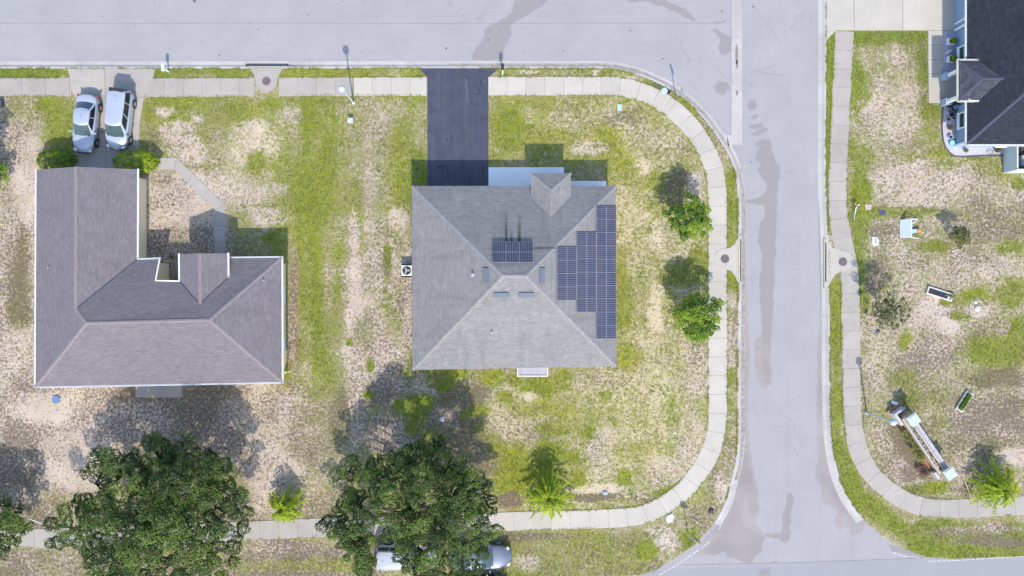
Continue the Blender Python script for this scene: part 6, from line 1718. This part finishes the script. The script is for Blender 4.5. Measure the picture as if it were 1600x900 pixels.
# ---------------------------------------------------------------- white lean-to with garden ornaments
r = thing("garden_lean_to", "white open garden lean-to with sloped panel beside the small dark sapling", "lean-to", P(1412, 358, 0))
R_ = math.radians
m = MB(); m.add([(-.32, .72, .05), (-.32, -.70, .05), (.22, -.72, .80), (.22, .74, .80), (-.29, .72, .02), (-.29, -.70, .02), (.25, -.72, .77), (.25, .74, .77)], [(0, 1, 2, 3), (7, 6, 5, 4), (0, 4, 5, 1), (1, 5, 6, 2), (2, 6, 7, 3), (3, 7, 4, 0)])
m.build("sloped_panel", plain("pale_blue_white_panel", (0.56, 0.63, 0.70), .5, var=.04), r)
m = MB(); m.tube([(.24, .72, .78), (1.05, .80, .06)], .035, 6); m.tube([(.24, .30, .78), (1.05, .80, .09)], .035, 6); m.tube([(.24, .74, .78), (.24, -.72, .78)], .035, 6); m.tube([(.24, -.70, .78), (1.12, -.72, .05)], .03, 6)
m.build("white_frame", M_white, r)
m = MB(); m.box((.42, -.22, .03), (.50, .7, .05)); m.build("base_board", plain("grey_board", (0.16, 0.17, 0.18), .8), r)
o_ = thing("garden_ornament", "orange and turquoise garden ornament lying inside the white lean-to", "ornament", P(1428, 361, 0), .15)
m = MB(); m.lathe((.26, 0, .0), [(.02, 0), (.17, .08), (.19, .2), (.13, .32), (.02, .38)], 16); m.build("orange_top", plain("orange_paint", (0.62, 0.22, 0.07), .5, var=.2), o_, smooth=True)
m = MB(); m.box((-.10, 0, .14), (.42, .30, .24)); m.cyl((-.3, .1, .1), (-.62, .16, .1), .05, .04, 8); m.cyl((-.3, -.1, .1), (-.6, -.14, .1), .05, .04, 8); m.build("body", plain("turquoise_paint", (0.30, 0.48, 0.48), .5, var=.2), o_, bevel=.04)
o_ = thing("garden_hose", "dark coiled hose on the board inside the white lean-to", "hose", P(1420, 364, 0)); m = MB()
m.tube([(.22 * math.cos(t * .4) * (1 - t * .008), .18 * math.sin(t * .4) * (1 - t * .008), .08 + t * .002) for t in range(48)], .022, 6); m.build("coil", M_dgrey, o_)
o_ = thing("garden_stake", "pale metal garden stake lying along the lean-to", "stake", P(1426, 353.5, 0), -.05); m = MB(); m.tube([(-.5, 0, .06), (.6, .05, .06)], .022, 6); m.box((-.1, 0, .08), (.12, .12, .03)); m.build("stake", M_metal, o_)

# gnome-like pinwheel with trailing ribbon
r = thing("garden_pinwheel", "red and white garden pinwheel with a pale trailing ribbon beside the right sidewalk", "pinwheel", P(1334.5, 322.5, 0))
m = MB(); m.cyl((0, 0, -.05), (0, 0, .55), .015, .015, 6); m.build("stick", M_white, r)
for k in range(6):
    m = MB(); a = k * math.pi / 3; c_, s_ = math.cos(a), math.sin(a); m.add([(0, 0, .56), (.22 * c_, .22 * s_, .52), (.2 * math.cos(a + .7), .2 * math.sin(a + .7), .60)], [(0, 1, 2), (2, 1, 0)])
    m.build("sail", M_red if k % 2 else M_white, r)
m = MB(); m.tube([(.03, -.1, .3), (.06, -.45, .08), (.0, -.75, .05), (.03, -1.15, .03)], [.05, .045, .03, .015], 6); m.build("ribbon", plain("patterned_ribbon", (0.45, 0.50, 0.52), .7, var=.5, nscale=14), r)
def flat_thing(name, label, cat, x, y, poly, h, mat, rz=0, extra=None):
    r = thing(name, label, cat, P(x, y, 0), rz); m = MB(); m.prism(poly, 0, h); m.build("top" if name.endswith("slab") else "piece", mat, r, bevel=.012)
    if extra: extra(r)
    return r
flat_thing("stepping_slab", "flat pinkish stone slab in the grass between the pinwheel and the blue mat", "stone slab", 1356.5, 323.5, [(-.28, .22), (.28, .18), (.22, -.2), (-.2, -.24)], .05, plain("pink_stone", (0.42, 0.33, 0.30), .9, var=.2, nscale=5))
flat_thing("doormat", "small dark blue mat on the grass right of the pinkish slab", "mat", 1378.5, 332, [(-.24, .18), (.24, .16), (.25, -.17), (-.23, -.18)], .03, plain("navy_mat", (0.055, 0.065, 0.14), .9, var=.3, nscale=16))
def ex(r_):
    m = MB(); m.box((.02, 0, .075), (.12, .42, .03)); m.build("slot_inset", M_grey, r_)
flat_thing("stepping_slab", "pale stone slab with a grey inset, alone left of the white lean-to", "stone slab", 1367.5, 377, [(-.26, .36), (.12, .34), (.28, .1), (.24, -.34), (-.14, -.38), (-.26, -.2)], .06, plain("pale_stone", (0.50, 0.48, 0.44), .9, var=.15), 0, ex)
# small rocks and litter, each on its own
def rock(label, x, y, s, mat, cat="rock", name="rock", group=None):
    r_ = random.Random(int(x * 7 + y)); m = MB(); prof = [(s, -.02), (s * 1.02, s * .25), (s * .7, s * .55), (s * .15, s * .66)]; m.lathe((0, 0, 0), prof, 9)
    m.v = [(a * r_.uniform(.75, 1.2), b * r_.uniform(.7, 1.2), c) for a, b, c in m.v]; o = m.build(name, mat, None, loc=P(x, y, 0)); tag(o, label, cat, group)
M_rk = plain("grey_rock", (0.32, 0.32, 0.35), .9, var=.3, nscale=9); M_rkw = plain("white_rock", (0.58, 0.58, 0.60), .9, var=.15)
rock("grey rock on the purple-brown soil strip above the lower sidewalk", 946, 770, .22, M_rk); rock("whitish rock with dark pits on the shaded lawn above the big oak", 691, 655, .20, M_rkw)
rock("dark rock in the grass at the lower street corner", 1111, 798, .22, plain("dark_rock", (0.05, 0.045, 0.05), .9)); rock("pale rock on bare sand right of the black soil planter", 1524, 472, .13, M_rkw)
rock("large pale rock lump in the bare patch right of the black soil planter", 1526, 482, .26, plain("sandy_rock", (0.46, 0.43, 0.42), .9, var=.15))
rock("bluish stone by the verge at the top of the right sidewalk", 1381, 642, .02, M_rkw) if False else None
def stick(label, x0, y0, x1, y1, rr, mat, cat="stick", name="stick", z=.04):
    a = P(x0, y0, 0); b = P(x1, y1, 0); m = MB(); d = b - a; m.tube([(0, 0, z), tuple(d * .5 + Vector((.03, .03, z + .02))), (d.x, d.y, z)], rr, 6); o = m.build(name, mat, None, loc=a); tag(o, label, cat)
stick("bare white stick on the brown soil left of the widest oak", 47, 811, 66, 818, .03, M_white); stick("short white rod in the grass of the lower corner", 1084, 811, 1090, 818, .03, M_metal, "rod", "metal_rod", .12)
stick("pinkish broken branch at the lower street corner", 1106, 807, 1116, 797, .04, plain("pink_bark", (0.42, 0.32, 0.28), .9)); stick("reddish scrap of cloth rope by the kerb at the lower corner", 1083, 842, 1094, 849, .05, plain("rust_red", (0.24, 0.09, 0.07), .9), "scrap", "scrap")
stick("pale twig on the lawn below the small dark sapling", 1487, 393, 1501, 389, .02, M_white)
r = thing("garden_stake_light", "low dark disc garden light on a thin post behind the sparse bronze tree", "garden light", P(1357, 516, 0))
m = MB(); m.cyl((0, 0, -.05), (0, 0, 1.6), .02, .02, 8); m.build("post", M_dgrey, r); m = MB(); m.lathe((0, 0, 1.55), [(.05, 0), (.16, .05), (.18, .12), (.1, .2), (.02, .24)], 14); m.build("lantern", M_dgrey, r)

# ---------------------------------------------------------------- flower bed of the right house
bed = [(1473, 163), (1472, 180), (1471.5, 200), (1473, 218), (1477, 230), (1484, 239), (1491, 244), (1500, 245), (1530, 243.5), (1568, 242.5), (1568, 228), (1494, 228), (1494, 163)]
M_gravel = plain("lavender_gravel", (0.40, 0.39, 0.44), .9, var=.4, nscale=24, bumpy=.6)
m = MB(); m.prism(px2(bed), -.05, .03); o = m.build("flower_bed_gravel", M_gravel); o['kind'] = 'structure'
m = MB(); m.prism(px2([(1473, 48.3), (1500, 48.3), (1500, 115), (1473, 115)]), -.05, .055); o = m.build("gravel_strip", plain("shaded_gravel", (0.36, 0.35, 0.43), .9, var=.5, nscale=20, bumpy=.6)); o['kind'] = 'structure'
pts = [(*p, .04) for p in px2(bed[:10])]; m = MB(); m.tube(pts, .055, 6); tag(m.build("bed_edging", M_dgrey), "dark curved edging round the gravel flower bed of the blue house", "edging")
def pot(label, x, y, rad, h, mat, fill=None, swirl=False, leafm=None, group="pots in the flower bed"):
    r = thing("flower_pot", label, "flower pot", P(x, y, 0) + Vector((0, 0, .03)), random.uniform(0, 3), group)
    m = MB(); m.lathe((0, 0, 0), [(rad * .7, 0), (rad, h * .9), (rad * 1.1, h * .92), (rad * 1.1, h), (rad * .9, h), (rad * .85, h * .8), (.01, h * .78)], 18); m.build("pot", mat, r)
    m = MB(); m.lathe((0, 0, h * .80), [(rad * .84, 0), (rad * .8, .02), (.01, .03)], 14); m.build("soil", fill or plain("potting_soil", (0.03, 0.022, 0.02), .9), r)
    if swirl:
        m = MB(); m.tube([(rad * .8 * (1 - t / 40) * math.cos(t * .42), rad * .8 * (1 - t / 40) * math.sin(t * .42), h + .02) for t in range(38)], .02, 5); m.build("wire_spiral", plain("pale_wire", (0.45, 0.50, 0.58), .5), r)
    if leafm:
        n = 260; d = rng.normal(0, 1, (n, 3)); d[:, 2] = abs(d[:, 2]); d /= np.linalg.norm(d, axis=1)[:, None]
        V, F, C = leaves(d * (rad * 1.2 * rng.uniform(.4, 1, n))[:, None] + np.array([0, 0, h]), d, .10, .4, .5, .5 + rng.normal(0, .2, n)); np_mesh("plant", V, F, leafm, r, colors=C)
M_navy = plain("navy_glaze", (0.03, 0.045, 0.09), .25); M_sky = plain("sky_blue_glaze", (0.18, 0.38, 0.58), .3); M_terr = plain("terracotta", (0.34, 0.19, 0.15), .8)
pot("black glazed pot at the top end of the flower bed", 1480, 165, .20, .35, plain("black_glaze", (0.012, 0.012, 0.018), .3)); pot("navy pot with a pale wire spiral by the flower bed wall", 1489.5, 169, .27, .45, M_navy, swirl=True)
pot("small sky blue pot right below the spiral pot", 1491, 177, .13, .25, M_sky); pot("small grey pot left of the sky blue pot", 1482, 175, .11, .2, M_grey)
pot("dark pot below the grey pot in the flower bed", 1485, 180, .14, .28, plain("black_glaze", (0.012, 0.012, 0.018), .3)); pot("pinkish pot in the middle of the flower bed", 1480, 187, .13, .22, plain("pink_glaze", (0.48, 0.32, 0.36), .5))
pot("pale pot with dark centre near the blue wall", 1488, 185, .13, .2, plain("cream_glaze", (0.5, 0.5, 0.48), .5)); pot("terracotta pot with dry plant beside the window of the blue house", 1482, 200.5, .17, .25, M_terr, leafm=LM_bronze)
pot("pale blue pot above the turquoise dish", 1483, 215, .17, .25, plain("ice_blue_glaze", (0.42, 0.52, 0.66), .4)); pot("round turquoise dish with a bright centre at the flower bed corner", 1486, 224.5, .22, .2, M_sky, fill=plain("aqua_centre", (0.25, 0.62, 0.72), .3))
pot("terracotta pot with green plant in the lower arm of the flower bed", 1507, 236, .14, .25, M_terr, leafm=LM_bright); pot("dark pot with dry brown plant at the end of the lower bed", 1556, 235, .2, .28, M_dgrey, leafm=LM_bronze)
r = thing("wire_hoop", "wire hoop ornament on the gravel of the lower flower bed", "ornament", P(1546, 237, 0)); m = MB(); m.tube([(.26 * math.cos(t * .3), .2 * math.sin(t * .3), .06) for t in range(22)], .012, 5); m.tube([(-.2, 0, .06), (.2, .05, .1)], .01, 5); m.build("hoop", M_dgrey, r)
def box_planter(label, x, y):
    r = thing("box_planter", label, "planter", P(x, y, 0) + Vector((0, 0, .05)), 0, "white box planters by the front walk"); m = MB(); w = .44; h = .42
    for s in (-1, 1): m.box((s * w / 2, 0, h / 2), (.05, w + .05, h)); m.box((0, s * w / 2, h / 2), (w - .05, .05, h))
    m.build("box", plain("chalk_white", (0.66, 0.64, 0.62), .7), r); m = MB(); m.box((0, 0, h * .4), (w - .06, w - .06, h * .7)); m.build("soil", plain("potting_soil", (0.03, 0.022, 0.02), .9), r)
    n = 500; d = rng.normal(0, 1, (n, 3)); d[:, 2] = abs(d[:, 2]); d /= np.linalg.norm(d, axis=1)[:, None]
    V, F, C = leaves(d * (.26 * rng.uniform(.3, 1, n))[:, None] + np.array([.10, 0, h + .03]), d, .14, .35, .5, .5 + rng.normal(0, .25, n)); np_mesh("plant", V, F, LM_spray, r, colors=C)
box_planter("white box planter with yellow green plant nearest the driveway of the blue house", 1483, 66.5); box_planter("white box planter with yellow green plant nearest the porch column of the blue house", 1483, 94)
r = thing("stone_ornament", "pale leaf shaped stone ornament between the two white box planters", "ornament", P(1482, 81.5, 0) + Vector((0, 0, .05)), .5); m = MB(); m.lathe((0, 0, 0), [(.18, 0), (.24, .1), (.16, .2), (.03, .24)], 10); m.v = [(a * 1.5, b * .7, c) for a, b, c in m.v]; m.build("stone", plain("pale_grey_stone", (0.46, 0.46, 0.47), .8, var=.1), r); m = MB(); m.cyl((.0, .1, 0), (.02, .42, .05), .012, .012, 5); m.build("stake", M_white, r)

# privacy fence and equipment beside the right house
FX = 38.4; r = thing("privacy_fence", "pale blue-white vinyl privacy fence at the right edge below the blue house", "fence", (FX, 9.0, 0)); M_vin = plain("pale_vinyl", (0.50, 0.58, 0.62), .5, var=.03)
m = MB(); m.box((0, 1.0, .9), (.05, 1.9, 1.75)); m.box((2.9, 0, .9), (5.7, .05, 1.75)); m.build("panel", M_vin, r)
for x, y in ((0, 0), (0, 1.95), (1.9, 0), (3.8, 0), (5.7, 0)):
    m = MB(); m.box((x, y, .92), (.12, .12, 1.95)); p_ = m.build("post", M_white, r); m = MB(); m.lathe((x, y, 1.89), [(.085, 0), (.085, .03), (.02, .08)], 4); m.build("post_cap", M_white, p_)
m = MB(); m.box((0, 1.0, 1.80), (.07, 1.85, .06)); m.box((2.9, 0, 1.80), (5.6, .07, .06)); m.build("top_rail", M_white, r)
r = thing("air_conditioner", "grey air conditioner inside the vinyl fence beside the blue house", "air conditioner", (39.75, 9.85, 0)); m = MB(); m.box((0, 0, .42), (.8, .8, .8)); m.build("casing", M_grey, r, bevel=.02); m = MB(); m.box((0, 0, .84), (.52, .5, .03)); m.build("vent_grille", M_dgrey, r)
r = thing("firewood_pile", "dark reddish pile of pots and bricks inside the vinyl fence", "pile", (39.55, 10.6, 0)); m = MB()
for k in range(46): m.box((random.uniform(-.6, .8), random.uniform(-.28, .28), random.uniform(.03, .3)), (.2, .1, .07), rot=random.uniform(0, 3))
m.build("bricks", plain("dark_brick", (0.10, 0.06, 0.065), .9, var=.5, nscale=7), r)
